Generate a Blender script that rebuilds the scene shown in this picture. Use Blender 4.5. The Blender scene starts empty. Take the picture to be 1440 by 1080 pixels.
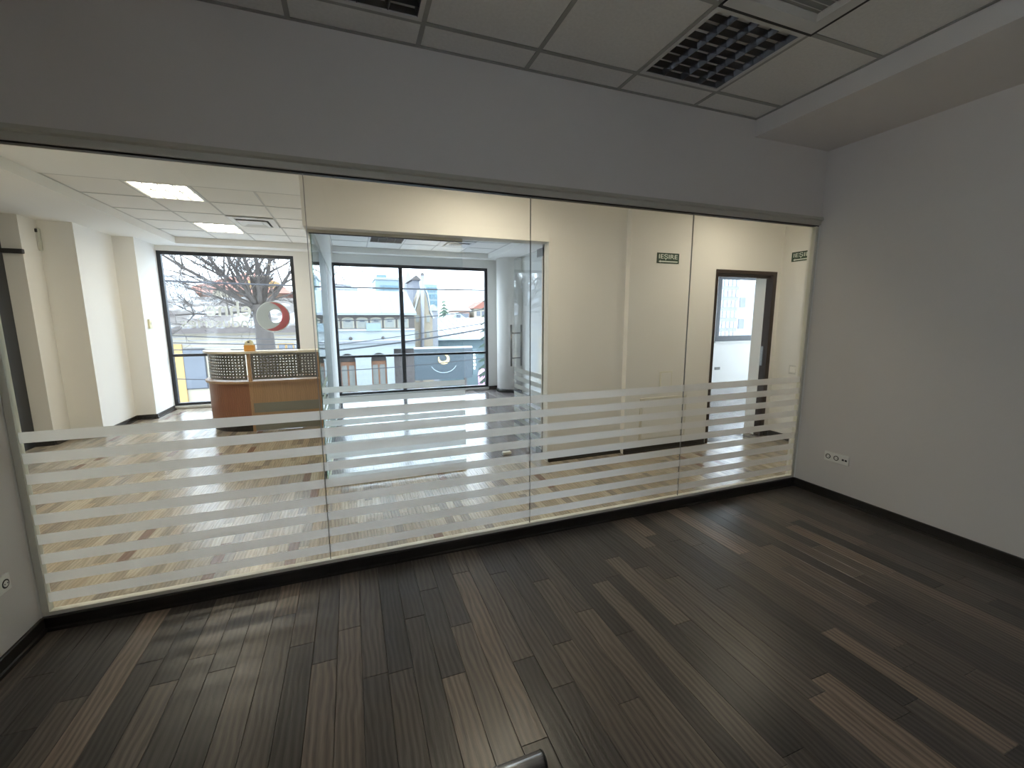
import bpy, math, random
from mathutils import Vector, Matrix

random.seed(7)
scene = bpy.context.scene
COL = scene.collection

# ------------------------------------------------------------------ camera
CAM_Z = 1.5
FPX, YAW, PITCH, ROLL = 600.05, math.radians(20.56), math.radians(8.79), math.radians(-0.18)
_F = Vector((math.sin(YAW) * math.cos(PITCH), math.cos(YAW) * math.cos(PITCH), -math.sin(PITCH)))
_R0 = Vector((math.cos(YAW), -math.sin(YAW), 0))
_U0 = _R0.cross(_F)
_R = _R0 * math.cos(ROLL) + _U0 * math.sin(ROLL)
_U = _U0 * math.cos(ROLL) - _R0 * math.sin(ROLL)
cd = bpy.data.cameras.new('camera')
cd.sensor_width = 36.0
cd.lens = FPX / 1440 * 36.0
cd.clip_start = 0.05
cd.clip_end = 600
cam = bpy.data.objects.new('camera', cd)
COL.objects.link(cam)
cam.matrix_world = Matrix(((_R.x, _U.x, -_F.x, 0), (_R.y, _U.y, -_F.y, 0), (_R.z, _U.z, -_F.z, CAM_Z), (0, 0, 0, 1)))
scene.camera = cam


def at(u, v, Y):
    """world point at depth plane y=Y that was surveyed at photo pixel (u, v)"""
    d = _F + _R * ((u - 720) / FPX) + _U * ((540 - v) / FPX)
    t = Y / d.y
    return Vector((d.x * t, Y, CAM_Z + d.z * t))


# ------------------------------------------------------------------ world: even overcast sky
world = bpy.data.worlds.new('overcast_sky')
scene.world = world
world.use_nodes = True
wn = world.node_tree.nodes
wn['Background'].inputs[0].default_value = (0.77, 0.875, 1.0, 1)
wn['Background'].inputs[1].default_value = 2.75
scene.view_settings.view_transform = 'Standard'
scene.view_settings.look = 'None'
scene.view_settings.exposure = 1.62
scene.view_settings.gamma = 1.0
scene.view_settings.use_curve_mapping = False
scene.cycles.transparent_max_bounces = 32
scene.cycles.max_bounces = 12
scene.cycles.diffuse_bounces = 8
LAMP = 9.0          # radiance of the lit ceiling lamps

# ------------------------------------------------------------------ materials
MATS = {}


def new_mat(name):
    m = bpy.data.materials.new(name)
    m.use_nodes = True
    MATS[name] = m
    nt = m.node_tree
    return m, nt.nodes, nt.links, nt.nodes['Principled BSDF']


def plain(name, col, rough=0.6, metal=0.0, noise=0.06, scale=12.0, bump=0.0, spec=0.5):
    m, n, l, b = new_mat(name)
    tc = n.new('ShaderNodeTexCoord')
    nz = n.new('ShaderNodeTexNoise')
    nz.inputs['Scale'].default_value = scale
    nz.inputs['Detail'].default_value = 4
    l.new(tc.outputs['Object'], nz.inputs['Vector'])
    mr = n.new('ShaderNodeMapRange')
    mr.inputs['To Min'].default_value = 1 - noise
    mr.inputs['To Max'].default_value = 1 + noise
    l.new(nz.outputs['Fac'], mr.inputs['Value'])
    mx = n.new('ShaderNodeVectorMath')
    mx.operation = 'SCALE'
    mx.inputs[0].default_value = col
    l.new(mr.outputs[0], mx.inputs['Scale'])
    l.new(mx.outputs[0], b.inputs['Base Color'])
    b.inputs['Roughness'].default_value = rough
    b.inputs['Metallic'].default_value = metal
    b.inputs['Specular IOR Level'].default_value = spec
    if bump:
        bp = n.new('ShaderNodeBump')
        bp.inputs['Strength'].default_value = bump
        bp.inputs['Distance'].default_value = 0.004
        n2 = n.new('ShaderNodeTexNoise')
        n2.inputs['Scale'].default_value = scale * 14
        l.new(tc.outputs['Object'], n2.inputs['Vector'])
        l.new(n2.outputs['Fac'], bp.inputs['Height'])
        l.new(bp.outputs[0], b.inputs['Normal'])
    return m


def wood(name, stops, rough, grain_scale, island=False, streak=0.35, bump=0.15):
    """boards: one tone per board (object or island random) plus stretched grain along y"""
    m, n, l, b = new_mat(name)
    tc = n.new('ShaderNodeTexCoord')
    if island:
        g = n.new('ShaderNodeNewGeometry')
        rnd = g.outputs['Random Per Island']
    else:
        oi = n.new('ShaderNodeObjectInfo')
        rnd = oi.outputs['Random']
    off = n.new('ShaderNodeVectorMath')
    off.operation = 'MULTIPLY_ADD'
    cx = n.new('ShaderNodeCombineXYZ')
    for i in range(3):
        l.new(rnd, cx.inputs[i])
    off.inputs[1].default_value = (37, 53, 71)
    l.new(cx.outputs[0], off.inputs[0])
    l.new(tc.outputs['Object'], off.inputs[2])
    mp = n.new('ShaderNodeMapping')
    mp.inputs['Scale'].default_value = grain_scale
    l.new(off.outputs[0], mp.inputs['Vector'])
    nz = n.new('ShaderNodeTexNoise')
    nz.inputs['Scale'].default_value = 1.0
    nz.inputs['Detail'].default_value = 6
    nz.inputs['Roughness'].default_value = 0.62
    nz.inputs['Distortion'].default_value = 0.9
    l.new(mp.outputs[0], nz.inputs['Vector'])
    # cathedral rings: a slow wave strongly warped, independent of the fine streaks
    mp2 = n.new('ShaderNodeMapping')
    mp2.inputs['Scale'].default_value = (6.5, 1.9, 6.5)
    l.new(off.outputs[0], mp2.inputs['Vector'])
    wv = n.new('ShaderNodeTexWave')
    wv.wave_type = 'BANDS'
    wv.bands_direction = 'X'
    wv.inputs['Scale'].default_value = 1.9
    wv.inputs['Distortion'].default_value = 9.0
    wv.inputs['Detail'].default_value = 2.5
    wv.inputs['Detail Scale'].default_value = 0.7
    l.new(mp2.outputs[0], wv.inputs['Vector'])
    rp = n.new('ShaderNodeValToRGB')
    e = rp.color_ramp.elements
    rp.color_ramp.interpolation = 'CONSTANT' if len(stops) > 6 else 'LINEAR'
    e[0].position, e[0].color = stops[0][0], (*stops[0][1], 1)
    e[1].position, e[1].color = stops[-1][0], (*stops[-1][1], 1)
    for p, c in stops[1:-1]:
        x = e.new(p)
        x.color = (*c, 1)
    l.new(rnd, rp.inputs[0])
    ad = n.new('ShaderNodeMath')
    ad.operation = 'MULTIPLY_ADD'
    ad.inputs[1].default_value = 0.40
    l.new(wv.outputs['Fac'], ad.inputs[0])
    l.new(nz.outputs['Fac'], ad.inputs[2])
    mr = n.new('ShaderNodeMapRange')
    mr.inputs['From Min'].default_value = 0.3
    mr.inputs['From Max'].default_value = 1.1
    mr.inputs['To Min'].default_value = 1 - streak
    mr.inputs['To Max'].default_value = 1 + streak
    l.new(ad.outputs[0], mr.inputs['Value'])
    sc = n.new('ShaderNodeVectorMath')
    sc.operation = 'SCALE'
    l.new(rp.outputs[0], sc.inputs[0])
    l.new(mr.outputs[0], sc.inputs['Scale'])
    l.new(sc.outputs[0], b.inputs['Base Color'])
    b.inputs['Roughness'].default_value = rough
    bp = n.new('ShaderNodeBump')
    bp.inputs['Strength'].default_value = bump
    bp.inputs['Distance'].default_value = 0.002
    l.new(ad.outputs[0], bp.inputs['Height'])
    l.new(bp.outputs[0], b.inputs['Normal'])
    return m


def glass(name, tint=(0.93, 0.96, 0.95), f0=0.035):
    m = bpy.data.materials.new(name)
    m.use_nodes = True
    n, l = m.node_tree.nodes, m.node_tree.links
    n.clear()
    out = n.new('ShaderNodeOutputMaterial')
    lw = n.new('ShaderNodeLayerWeight')
    lw.inputs['Blend'].default_value = 0.5
    pw = n.new('ShaderNodeMath')
    pw.operation = 'POWER'
    pw.inputs[1].default_value = 5
    l.new(lw.outputs['Facing'], pw.inputs[0])
    ma = n.new('ShaderNodeMath')
    ma.operation = 'MULTIPLY_ADD'
    ma.inputs[1].default_value = 1 - f0
    ma.inputs[2].default_value = f0
    l.new(pw.outputs[0], ma.inputs[0])
    tr = n.new('ShaderNodeBsdfTransparent')
    tr.inputs[0].default_value = (*tint, 1)
    gl = n.new('ShaderNodeBsdfGlossy')
    gl.inputs['Roughness'].default_value = 0.0
    mx = n.new('ShaderNodeMixShader')
    l.new(ma.outputs[0], mx.inputs[0])
    l.new(tr.outputs[0], mx.inputs[1])
    l.new(gl.outputs[0], mx.inputs[2])
    l.new(mx.outputs[0], out.inputs[0])
    MATS[name] = m
    return m


def film(name, col, clear=0.10, back=0.6):
    m = bpy.data.materials.new(name)
    m.use_nodes = True
    n, l = m.node_tree.nodes, m.node_tree.links
    n.clear()
    out = n.new('ShaderNodeOutputMaterial')
    df = n.new('ShaderNodeBsdfDiffuse')
    df.inputs[0].default_value = (*col, 1)
    ts = n.new('ShaderNodeBsdfTranslucent')
    ts.inputs[0].default_value = (*col, 1)
    m1 = n.new('ShaderNodeMixShader')
    m1.inputs[0].default_value = back
    l.new(df.outputs[0], m1.inputs[1])
    l.new(ts.outputs[0], m1.inputs[2])
    tr = n.new('ShaderNodeBsdfTransparent')
    m2 = n.new('ShaderNodeMixShader')
    m2.inputs[0].default_value = clear
    l.new(m1.outputs[0], m2.inputs[1])
    l.new(tr.outputs[0], m2.inputs[2])
    l.new(m2.outputs[0], out.inputs[0])
    MATS[name] = m
    return m


def lamp_mat(name, col, strength):
    m = bpy.data.materials.new(name)
    m.use_nodes = True
    n, l = m.node_tree.nodes, m.node_tree.links
    n.clear()
    out = n.new('ShaderNodeOutputMaterial')
    em = n.new('ShaderNodeEmission')
    em.inputs[0].default_value = (*col, 1)
    em.inputs[1].default_value = strength
    l.new(em.outputs[0], out.inputs[0])
    MATS[name] = m
    return m


plain('wall_paint', (0.785, 0.745, 0.71), 0.85, noise=0.02, scale=3, bump=0.12)
plain('lobby_paint', (0.87, 0.855, 0.82), 0.85, noise=0.02, scale=3, bump=0.1)
plain('ceiling_paint', (0.84, 0.83, 0.80), 0.9, noise=0.02, scale=4)
plain('tile_fibre', (0.82, 0.80, 0.76), 0.95, noise=0.10, scale=60, bump=0.35)
plain('grid_metal', (0.36, 0.35, 0.32), 0.5, noise=0.02)
plain('grid_pale', (0.50, 0.49, 0.46), 0.5, noise=0.02)
plain('alarm_case', (0.62, 0.62, 0.55), 0.5, noise=0.03)
plain('white_metal', (0.68, 0.67, 0.64), 0.4, noise=0.02)
plain('white_plastic', (0.92, 0.90, 0.85), 0.4, noise=0.02)
plain('dark_slot', (0.02, 0.02, 0.02), 0.5)
plain('champagne_metal', (0.60, 0.575, 0.50), 0.42, metal=0.15, noise=0.03)
plain('black_gasket', (0.012, 0.011, 0.011), 0.5)
plain('pale_channel', (0.80, 0.78, 0.68), 0.5, noise=0.03)
plain('dark_baseboard', (0.022, 0.019, 0.017), 0.35, noise=0.2, scale=20)
plain('chrome', (0.90, 0.90, 0.92), 0.24, metal=1.0, noise=0.02)
plain('mirror_louvre', (0.20, 0.20, 0.21), 0.30, metal=1.0, noise=0.05)
plain('brushed_steel', (0.35, 0.35, 0.35), 0.3, metal=1.0, noise=0.05)
plain('anthracite', (0.022, 0.024, 0.03), 0.4, noise=0.08)
plain('dark_panel', (0.03, 0.035, 0.045), 0.3, noise=0.1)
plain('brown_frame', (0.030, 0.016, 0.011), 0.4, noise=0.15, scale=30)
plain('sign_green', (0.02, 0.06, 0.035), 0.5, noise=0.05)
plain('sign_white', (0.75, 0.82, 0.75), 0.5, noise=0.02)
plain('perforated_steel', (0.20, 0.20, 0.195), 0.35, metal=0.5, noise=0.03)
plain('grey_band', (0.25, 0.25, 0.22), 0.5, noise=0.03)
plain('counter_cream', (0.78, 0.72, 0.60), 0.3, noise=0.02)
plain('packet_orange', (0.75, 0.36, 0.07), 0.6, noise=0.08)
plain('packet_cream', (0.80, 0.78, 0.55), 0.6, noise=0.08)
plain('rubber', (0.02, 0.02, 0.02), 0.7)
film('logo_grey', (0.38, 0.38, 0.34), 0.10, 0.5)
film('logo_rim', (0.48, 0.47, 0.43), 0.10, 0.5)
film('logo_red', (0.62, 0.20, 0.20), 0.12, 0.5)
film('logo_letters', (0.72, 0.72, 0.68), 0.03, 0.42)
wood('dark_planks', [(0.0, (0.048, 0.042, 0.039)), (0.40, (0.076, 0.064, 0.058)), (0.70, (0.115, 0.094, 0.080)), (0.88, (0.150, 0.120, 0.099)), (1.0, (0.24, 0.180, 0.140))],
     0.28, (130, 5, 130), streak=0.55, bump=0.2)
LB = [(0.0, (0.34, 0.295, 0.235)), (0.12, (0.39, 0.345, 0.28)), (0.3, (0.30, 0.265, 0.22)), (0.42, (0.45, 0.40, 0.32)), (0.58, (0.34, 0.295, 0.24)), (0.7, (0.27, 0.235, 0.205)), (0.8, (0.40, 0.34, 0.265)), (0.95, (0.22, 0.145, 0.115)), (1.0, (0.22, 0.145, 0.115))]
wood('light_boards', LB, 0.24, (60, 4, 60), streak=0.22, bump=0.1)
wood('light_boards_far', LB, 0.24, (60, 4, 60), island=True, streak=0.22, bump=0.1)
wood('inner_planks', [(0.0, (0.13, 0.115, 0.115)), (0.5, (0.19, 0.165, 0.16)), (1.0, (0.28, 0.245, 0.23))], 0.16, (34, 2.2, 34), streak=0.35, bump=0.1)
wood('desk_beech', [(0.0, (0.42, 0.265, 0.155)), (0.5, (0.46, 0.29, 0.17)), (1.0, (0.44, 0.28, 0.165))], 0.42, (16, 16, 1.2), streak=0.16, bump=0.05)
wood('desk_cherry', [(0.0, (0.27, 0.115, 0.065)), (0.5, (0.29, 0.125, 0.07)), (1.0, (0.28, 0.12, 0.068))], 0.40, (16, 16, 1.2), streak=0.2, bump=0.05)
glass('partition_glass', (0.965, 0.98, 0.975), 0.022)
glass('door_glass', (0.96, 0.98, 0.985), 0.05)
glass('window_glass', (0.97, 0.985, 0.99), 0.02)
glass('edge_glass', (0.72, 0.86, 0.82), 0.06)
plain('sage_panel', (0.30, 0.33, 0.30), 0.6, noise=0.03)
glass('dark_glass', (0.10, 0.12, 0.15), 0.05)
film('frosted_film', (0.94, 0.94, 0.94), 0.06, 0.70)
lamp_mat('warm_lamp', (1.0, 0.88, 0.68), LAMP)
# outside
plain('snow', (0.36, 0.375, 0.40), 0.9, noise=0.10, scale=0.8)
def patchy(name, c0, c1, scale):
    m, n, l, b = new_mat(name)
    tc = n.new('ShaderNodeTexCoord')
    nz = n.new('ShaderNodeTexNoise')
    nz.inputs['Scale'].default_value = scale
    nz.inputs['Detail'].default_value = 5
    l.new(tc.outputs['Object'], nz.inputs['Vector'])
    rp = n.new('ShaderNodeValToRGB')
    rp.color_ramp.elements[0].position, rp.color_ramp.elements[0].color = 0.50, (*c0, 1)
    rp.color_ramp.elements[1].position, rp.color_ramp.elements[1].color = 0.60, (*c1, 1)
    l.new(nz.outputs['Fac'], rp.inputs[0])
    l.new(rp.outputs[0], b.inputs['Base Color'])
    b.inputs['Roughness'].default_value = 0.9
    return m


patchy('patchy_snow', (0.085, 0.072, 0.065), (0.32, 0.335, 0.36), 0.9)
plain('hatch_paint', (0.74, 0.71, 0.63), 0.6, noise=0.02)
plain('snow_metal', (0.235, 0.25, 0.275), 0.7, noise=0.12, scale=0.7)
plain('asphalt', (0.30, 0.31, 0.33), 0.9, noise=0.4, scale=0.5)
plain('stucco_white', (0.29, 0.305, 0.31), 0.9, noise=0.08, scale=1.5)
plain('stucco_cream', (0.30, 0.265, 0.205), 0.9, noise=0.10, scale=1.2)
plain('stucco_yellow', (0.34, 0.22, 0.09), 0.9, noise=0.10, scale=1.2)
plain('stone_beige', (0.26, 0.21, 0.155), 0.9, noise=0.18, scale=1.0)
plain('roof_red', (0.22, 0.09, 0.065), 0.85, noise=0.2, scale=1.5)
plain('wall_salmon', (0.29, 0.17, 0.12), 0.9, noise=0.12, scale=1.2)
plain('wood_brown', (0.20, 0.09, 0.045), 0.7, noise=0.2, scale=4)
plain('dark_eave', (0.09, 0.075, 0.07), 0.8, noise=0.2, scale=2)
plain('pane_dark', (0.08, 0.09, 0.11), 0.15, noise=0.2, scale=1)
plain('pane_light', (0.19, 0.19, 0.172), 0.3, noise=0.2, scale=2)
plain('tower_blue', (0.19, 0.24, 0.27), 0.5, noise=0.05, scale=0.2)
plain('pane_teal', (0.09, 0.16, 0.195), 0.3, noise=0.15, scale=0.2)
plain('tower_white', (0.28, 0.295, 0.31), 0.8, noise=0.05, scale=0.2)
plain('spire_grey', (0.24, 0.24, 0.26), 0.8, noise=0.05, scale=0.2)
plain('teal_wall', (0.08, 0.112, 0.122), 0.8, noise=0.1, scale=1)
plain('signboard_slate', (0.040, 0.054, 0.064), 0.5, noise=0.06, scale=1)
plain('gold', (0.66, 0.47, 0.22), 0.5, noise=0.08, scale=3)
plain('sign_line', (0.35, 0.40, 0.42), 0.5)
plain('pink', (0.62, 0.30, 0.52), 0.6)
plain('bark', (0.055, 0.046, 0.041), 0.9, noise=0.35, scale=6)
plain('conifer', (0.030, 0.050, 0.035), 0.9, noise=0.4, scale=2)
plain('bush_green', (0.09, 0.13, 0.09), 0.9, noise=0.4, scale=1)
plain('cable_black', (0.02, 0.02, 0.025), 0.6)
plain('brick_grey', (0.14, 0.14, 0.16), 0.8, noise=0.15, scale=2)
plain('white_car_paint', (0.65, 0.66, 0.66), 0.3, noise=0.03)

# ------------------------------------------------------------------ builders
WL = {}          # world base point of every built object


def tag(o, label=None, cat=None, group=None, kind=None):
    if label:
        o['label'] = label
    if cat:
        o['category'] = cat
    if group:
        o['group'] = group
    if kind:
        o['kind'] = kind
    return o


def thing(name, loc, label=None, cat=None, group=None, kind=None):
    o = bpy.data.objects.new(name, None)
    o.empty_display_size = 0.1
    COL.objects.link(o)
    o.location = loc
    WL[o] = Vector(loc)
    return tag(o, label, cat, group, kind)


class MB:
    def __init__(self):
        self.v, self.f = [], []

    def add(self, vs, fs):
        k = len(self.v)
        self.v += [tuple(p) for p in vs]
        self.f += [tuple(i + k for i in f) for f in fs]
        return self

    def box(self, x0, x1, y0, y1, z0, z1):
        vs = [(x, y, z) for z in (z0, z1) for y in (y0, y1) for x in (x0, x1)]
        return self.add(vs, [(0, 2, 3, 1), (4, 5, 7, 6), (0, 1, 5, 4), (2, 6, 7, 3), (0, 4, 6, 2), (1, 3, 7, 5)])

    def chamfer_box(self, x0, x1, y0, y1, z0, z1, c):
        """box whose top edges are chamfered by c"""
        a = [(x0, y0), (x1, y0), (x1, y1), (x0, y1)]
        i = [(x0 + c, y0 + c), (x1 - c, y0 + c), (x1 - c, y1 - c), (x0 + c, y1 - c)]
        vs = [(*q, z0) for q in a] + [(*q, z1 - c) for q in a] + [(*q, z1) for q in i]
        fs = [(3, 2, 1, 0), (8, 9, 10, 11)]
        for k in range(4):
            j = (k + 1) % 4
            fs += [(k, j, 4 + j, 4 + k), (4 + k, 4 + j, 8 + j, 8 + k)]
        return self.add(vs, fs)

    def rbox(self, x0, x1, y0, y1, z0, z1, c):
        """box with every edge chamfered by c (via its three inset quads per axis)"""
        vs, fs = [], []
        X, Y, Z = (x0, x1), (y0, y1), (z0, z1)
        s = (1, -1)
        idx = {}
        for ix in (0, 1):
            for iy in (0, 1):
                for iz in (0, 1):
                    p = [X[ix], Y[iy], Z[iz]]
                    d = [s[ix] * c, s[iy] * c, s[iz] * c]
                    for ax in range(3):      # vertex lying on the face normal to ax
                        q = [p[t] + (0 if t == ax else d[t]) for t in range(3)]
                        idx[(ix, iy, iz, ax)] = len(vs)
                        vs.append(q)
        g = lambda t, ax: idx[(*t, ax)]
        loop = [(0, 0), (1, 0), (1, 1), (0, 1)]
        for side in (0, 1):
            fs.append([g((side, a, b), 0) for a, b in loop])
            fs.append([g((a, side, b), 1) for a, b in loop])
            fs.append([g((a, b, side), 2) for a, b in loop])
        for a in (0, 1):
            for b in (0, 1):
                fs.append([g((0, a, b), 1), g((1, a, b), 1), g((1, a, b), 2), g((0, a, b), 2)])
                fs.append([g((a, 0, b), 0), g((a, 1, b), 0), g((a, 1, b), 2), g((a, 0, b), 2)])
                fs.append([g((a, b, 0), 0), g((a, b, 1), 0), g((a, b, 1), 1), g((a, b, 0), 1)])
                for d in (0, 1):
                    fs.append([g((a, b, d), 0), g((a, b, d), 1), g((a, b, d), 2)])
        return self.add(vs, fs)

    def prism(self, poly, axis, a, b):
        """extrude a 2d polygon along axis: axis 'y' takes (x,z), 'z' takes (x,y), 'x' takes (y,z)"""
        n = len(poly)

        def mk(p, t):
            return {'y': (p[0], t, p[1]), 'z': (p[0], p[1], t), 'x': (t, p[0], p[1])}[axis]
        vs = [mk(p, a) for p in poly] + [mk(p, b) for p in poly]
        fs = [tuple(range(n)), tuple(range(2 * n - 1, n - 1, -1))]
        fs += [(k, n + k, n + (k + 1) % n, (k + 1) % n) for k in range(n)]
        return self.add(vs, fs)

    def tube(self, p, q, r0, r1=None, n=12, caps=True):
        r1 = r0 if r1 is None else r1
        p, q = Vector(p), Vector(q)
        d = (q - p).normalized()
        a = d.orthogonal().normalized()
        b = d.cross(a)
        vs = []
        for c, r in ((p, r0), (q, r1)):
            for k in range(n):
                t = 2 * math.pi * k / n
                vs.append(c + a * (r * math.cos(t)) + b * (r * math.sin(t)))
        fs = [(k, (k + 1) % n, n + (k + 1) % n, n + k) for k in range(n)]
        if caps:
            fs += [tuple(range(n - 1, -1, -1)), tuple(range(n, 2 * n))]
        return self.add(vs, fs)

    def path(self, pts, r, n=6):
        """a swept tube through points, one connected skin"""
        pts = [Vector(p) for p in pts]
        vs, fs = [], []
        a = None
        for i, p in enumerate(pts):
            d = (pts[min(i + 1, len(pts) - 1)] - pts[max(i - 1, 0)]).normalized()
            a = d.orthogonal().normalized() if a is None else (a - d * a.dot(d)).normalized()
            b = d.cross(a)
            rr = r[i] if isinstance(r, (list, tuple)) else r
            for k in range(n):
                t = 2 * math.pi * k / n
                vs.append(p + a * (rr * math.cos(t)) + b * (rr * math.sin(t)))
        for i in range(len(pts) - 1):
            for k in range(n):
                fs.append((i * n + k, i * n + (k + 1) % n, (i + 1) * n + (k + 1) % n, (i + 1) * n + k))
        e = (len(pts) - 1) * n
        fs += [tuple(range(n - 1, -1, -1)), tuple(range(e, e + n))]
        return self.add(vs, fs)

    def lathe(self, c, prof, n=24):
        """profile (r, z) turned about the vertical through c"""
        vs, fs = [], []
        for r, z in prof:
            for k in range(n):
                t = 2 * math.pi * k / n
                vs.append((c[0] + r * math.cos(t), c[1] + r * math.sin(t), c[2] + z))
        for i in range(len(prof) - 1):
            for k in range(n):
                fs.append((i * n + k, i * n + (k + 1) % n, (i + 1) * n + (k + 1) % n, (i + 1) * n + k))
        e = (len(prof) - 1) * n
        fs += [tuple(range(n - 1, -1, -1)), tuple(range(e, e + n))]
        return self.add(vs, fs)

    def build(self, name, mat, parent=None, label=None, cat=None, group=None, kind=None, smooth=False):
        xs, ys, zs = zip(*self.v)
        o0 = Vector(((min(xs) + max(xs)) / 2, (min(ys) + max(ys)) / 2, min(zs)))
        me = bpy.data.meshes.new(name)
        me.from_pydata([(Vector(p) - o0) for p in self.v], [], self.f)
        me.update()
        import bmesh
        bm = bmesh.new()
        bm.from_mesh(me)
        if not all(len(set(p)) for p in self.f):
            pass
        bmesh.ops.recalc_face_normals(bm, faces=bm.faces)
        bm.to_mesh(me)
        bm.free()
        me.materials.append(MATS[mat])
        if smooth:
            me.shade_smooth()
            for p in me.polygons:
                if len(p.vertices) > 6:
                    p.use_smooth = False
        o = bpy.data.objects.new(name, me)
        COL.objects.link(o)
        WL[o] = o0
        if parent is not None:
            o.parent = parent
            o.location = o0 - WL[parent]
        else:
            o.location = o0
        return tag(o, label, cat, group, kind)


def box(name, mat, b, parent=None, **k):
    return MB().box(*b).build(name, mat, parent, **k)


def rbox(name, mat, b, c, parent=None, **k):
    return MB().rbox(*b, c).build(name, mat, parent, **k)


def struct(name, mat, *boxes, label=None):
    m = MB()
    for b in boxes:
        m.box(*b)
    return m.build(name, mat, kind='structure', label=label)


def text_mesh(name, body, mat, size, origin, xdir, zdir, depth, parent, width=None, bold=0.0):
    """lettering: a font curve turned into mesh, laid on a plane spanned by xdir / zdir from its lower left corner"""
    cu = bpy.data.curves.new(name, 'FONT')
    cu.body = body
    cu.size = 1.0
    cu.extrude = 0.0
    cu.offset = bold
    tmp = bpy.data.objects.new(name, cu)
    COL.objects.link(tmp)
    dg = bpy.context.evaluated_depsgraph_get()
    me = bpy.data.meshes.new_from_object(tmp.evaluated_get(dg))
    bpy.data.objects.remove(tmp)
    xs = [v.co.x for v in me.vertices]
    ys = [v.co.y for v in me.vertices]
    x0, w, h = min(xs), max(xs) - min(xs), max(ys) - min(ys)
    y0 = min(ys)
    sy = size / h
    sx = sy if width is None else width / w
    xd, zd = Vector(xdir), Vector(zdir)
    nd = xd.cross(zd).normalized() * depth
    o0 = Vector(origin)
    vs = [o0 + xd * ((v.co.x - x0) * sx) + zd * ((v.co.y - y0) * sy) for v in me.vertices]
    m = MB()
    n = len(vs)
    fs = [tuple(p.vertices) for p in me.polygons]
    from collections import Counter
    ec = Counter()
    for f in fs:
        for i in range(len(f)):
            ec[tuple(sorted((f[i], f[(i + 1) % len(f)])))] += 1
    side = []
    for f in fs:
        for i in range(len(f)):
            a, b = f[i], f[(i + 1) % len(f)]
            if ec[tuple(sorted((a, b)))] == 1:
                side.append((a, b, b + n, a + n))
    m.add(vs + [v + nd for v in vs], fs + [tuple(i + n for i in reversed(f)) for f in fs] + side)
    bpy.data.meshes.remove(me)
    return m.build(name, mat, parent)


# ------------------------------------------------------------------ dimensions (metres)
D = 2.5816            # glass partition plane
XL, XR = -1.484, 3.687
ZT = 2.245            # top of partition glass
ZC, ZS, XS = 2.935, 2.819, 2.883
YB = -1.6             # rear wall of the dark room
LZ = 2.76             # lobby ceiling
LS = 2.665            # lobby dropped border
YW = 8.58             # window wall
BY, GY = 3.92, 4.04   # wall beyond the corridor / inner glass front

# ------------------------------------------------------------------ dark room shell
near_floor = struct('floor', 'dark_slot', (XL, XR, YB, D, -0.20, -0.016), label='dark wooden plank floor of the unlit room')
struct('wall_right', 'wall_paint', (XR, XR + 0.15, YB - 0.15, D - 0.03, -0.2, 3.1))
RW = (-1.45, -0.45, 1.15, 2.1)     # opening of the unseen window added to brighten the dark room, behind the camera
struct('wall_left', 'wall_paint', (XL - 0.15, XL, RW[1], D - 0.03, -0.2, 3.1), (XL - 0.15, XL, YB - 0.15, RW[0], -0.2, 3.1), (XL - 0.15, XL, RW[0], RW[1], -0.2, RW[2]), (XL - 0.15, XL, RW[0], RW[1], RW[3], 3.1))
struct('wall_rear', 'wall_paint', (XL, XR, YB - 0.15, YB, -0.2, 3.1))
struct('wall_front', 'wall_paint', (XL - 0.15, XR + 0.15, D - 0.03, D + 0.06, 2.31, 3.1))
ceil = struct('ceiling', 'ceiling_paint', (XL, XS, YB, D - 0.03, ZC + 0.035, 3.1), label='grey suspended tile ceiling of the unlit room')
struct('trim_1', 'wall_paint', (XS, XR, YB, D - 0.03, ZS, 3.1), label='plastered boxed soffit along the right wall')

# planks of the dark floor, each its own piece
pw = 0.1035
nrow = int((XR - XL) / pw) + 1
for i in range(nrow):
    x0, x1 = XL + i * pw, min(XL + (i + 1) * pw, XR)
    if x1 - x0 < 0.02:
        continue
    y = D - 0.02
    first = True
    while y > YB + 0.02:
        ln = random.choice((0.62, 0.84, 0.84, 1.1, 1.32))
        if first:
            ln *= random.uniform(0.3, 1.0)
            first = False
        ya = max(y - ln, YB)
        if ya - YB < 0.25:
            ya = YB
        MB().chamfer_box(x0 + 0.0006, x1 - 0.0006, ya + 0.0006, y - 0.0006, -0.016, 0.0, 0.0012).build('plank', 'dark_planks', near_floor)
        y = ya


def baseboard(name, pts, h=0.07, side=1, mat='dark_baseboard', label=None):
    """skirting with a thin shoe running along a wall line from a to b; side is the room side"""
    (xa, ya), (xb, yb) = pts
    m = MB()
    if abs(xa - xb) < 1e-6:
        m.prism([(xa, 0), (xa + side * 0.026, 0), (xa + side * 0.024, 0.014), (xa + side * 0.015, 0.018), (xa + side * 0.013, h - 0.004), (xa + side * 0.009, h), (xa, h)], 'y', ya, yb)
    else:
        m.prism([(ya, 0), (ya + side * 0.026, 0), (ya + side * 0.024, 0.014), (ya + side * 0.015, 0.018), (ya + side * 0.013, h - 0.004), (ya + side * 0.009, h), (ya, h)], 'x', xa, xb)
    return m.build(name, mat, kind='structure', label=label)


baseboard('baseboard_right', ((XR, YB), (XR, D - 0.03)), side=-1)
baseboard('baseboard_left', ((XL, YB), (XL, D - 0.03)), side=1)
baseboard('baseboard_rear', ((XL, YB), (XR, YB)), side=1)
MB().prism([(D - 0.045, 0), (D - 0.043, 0.012), (D - 0.034, 0.016), (D - 0.032, 0.064), (D - 0.028, 0.068), (D + 0.028, 0.068), (D + 0.032, 0.064), (D + 0.034, 0.0)], 'x', XL + 0.002, XR - 0.002).build('baseboard_front', 'dark_baseboard', kind='structure')

# suspended ceiling of the dark room: grid bars, tiles


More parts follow.
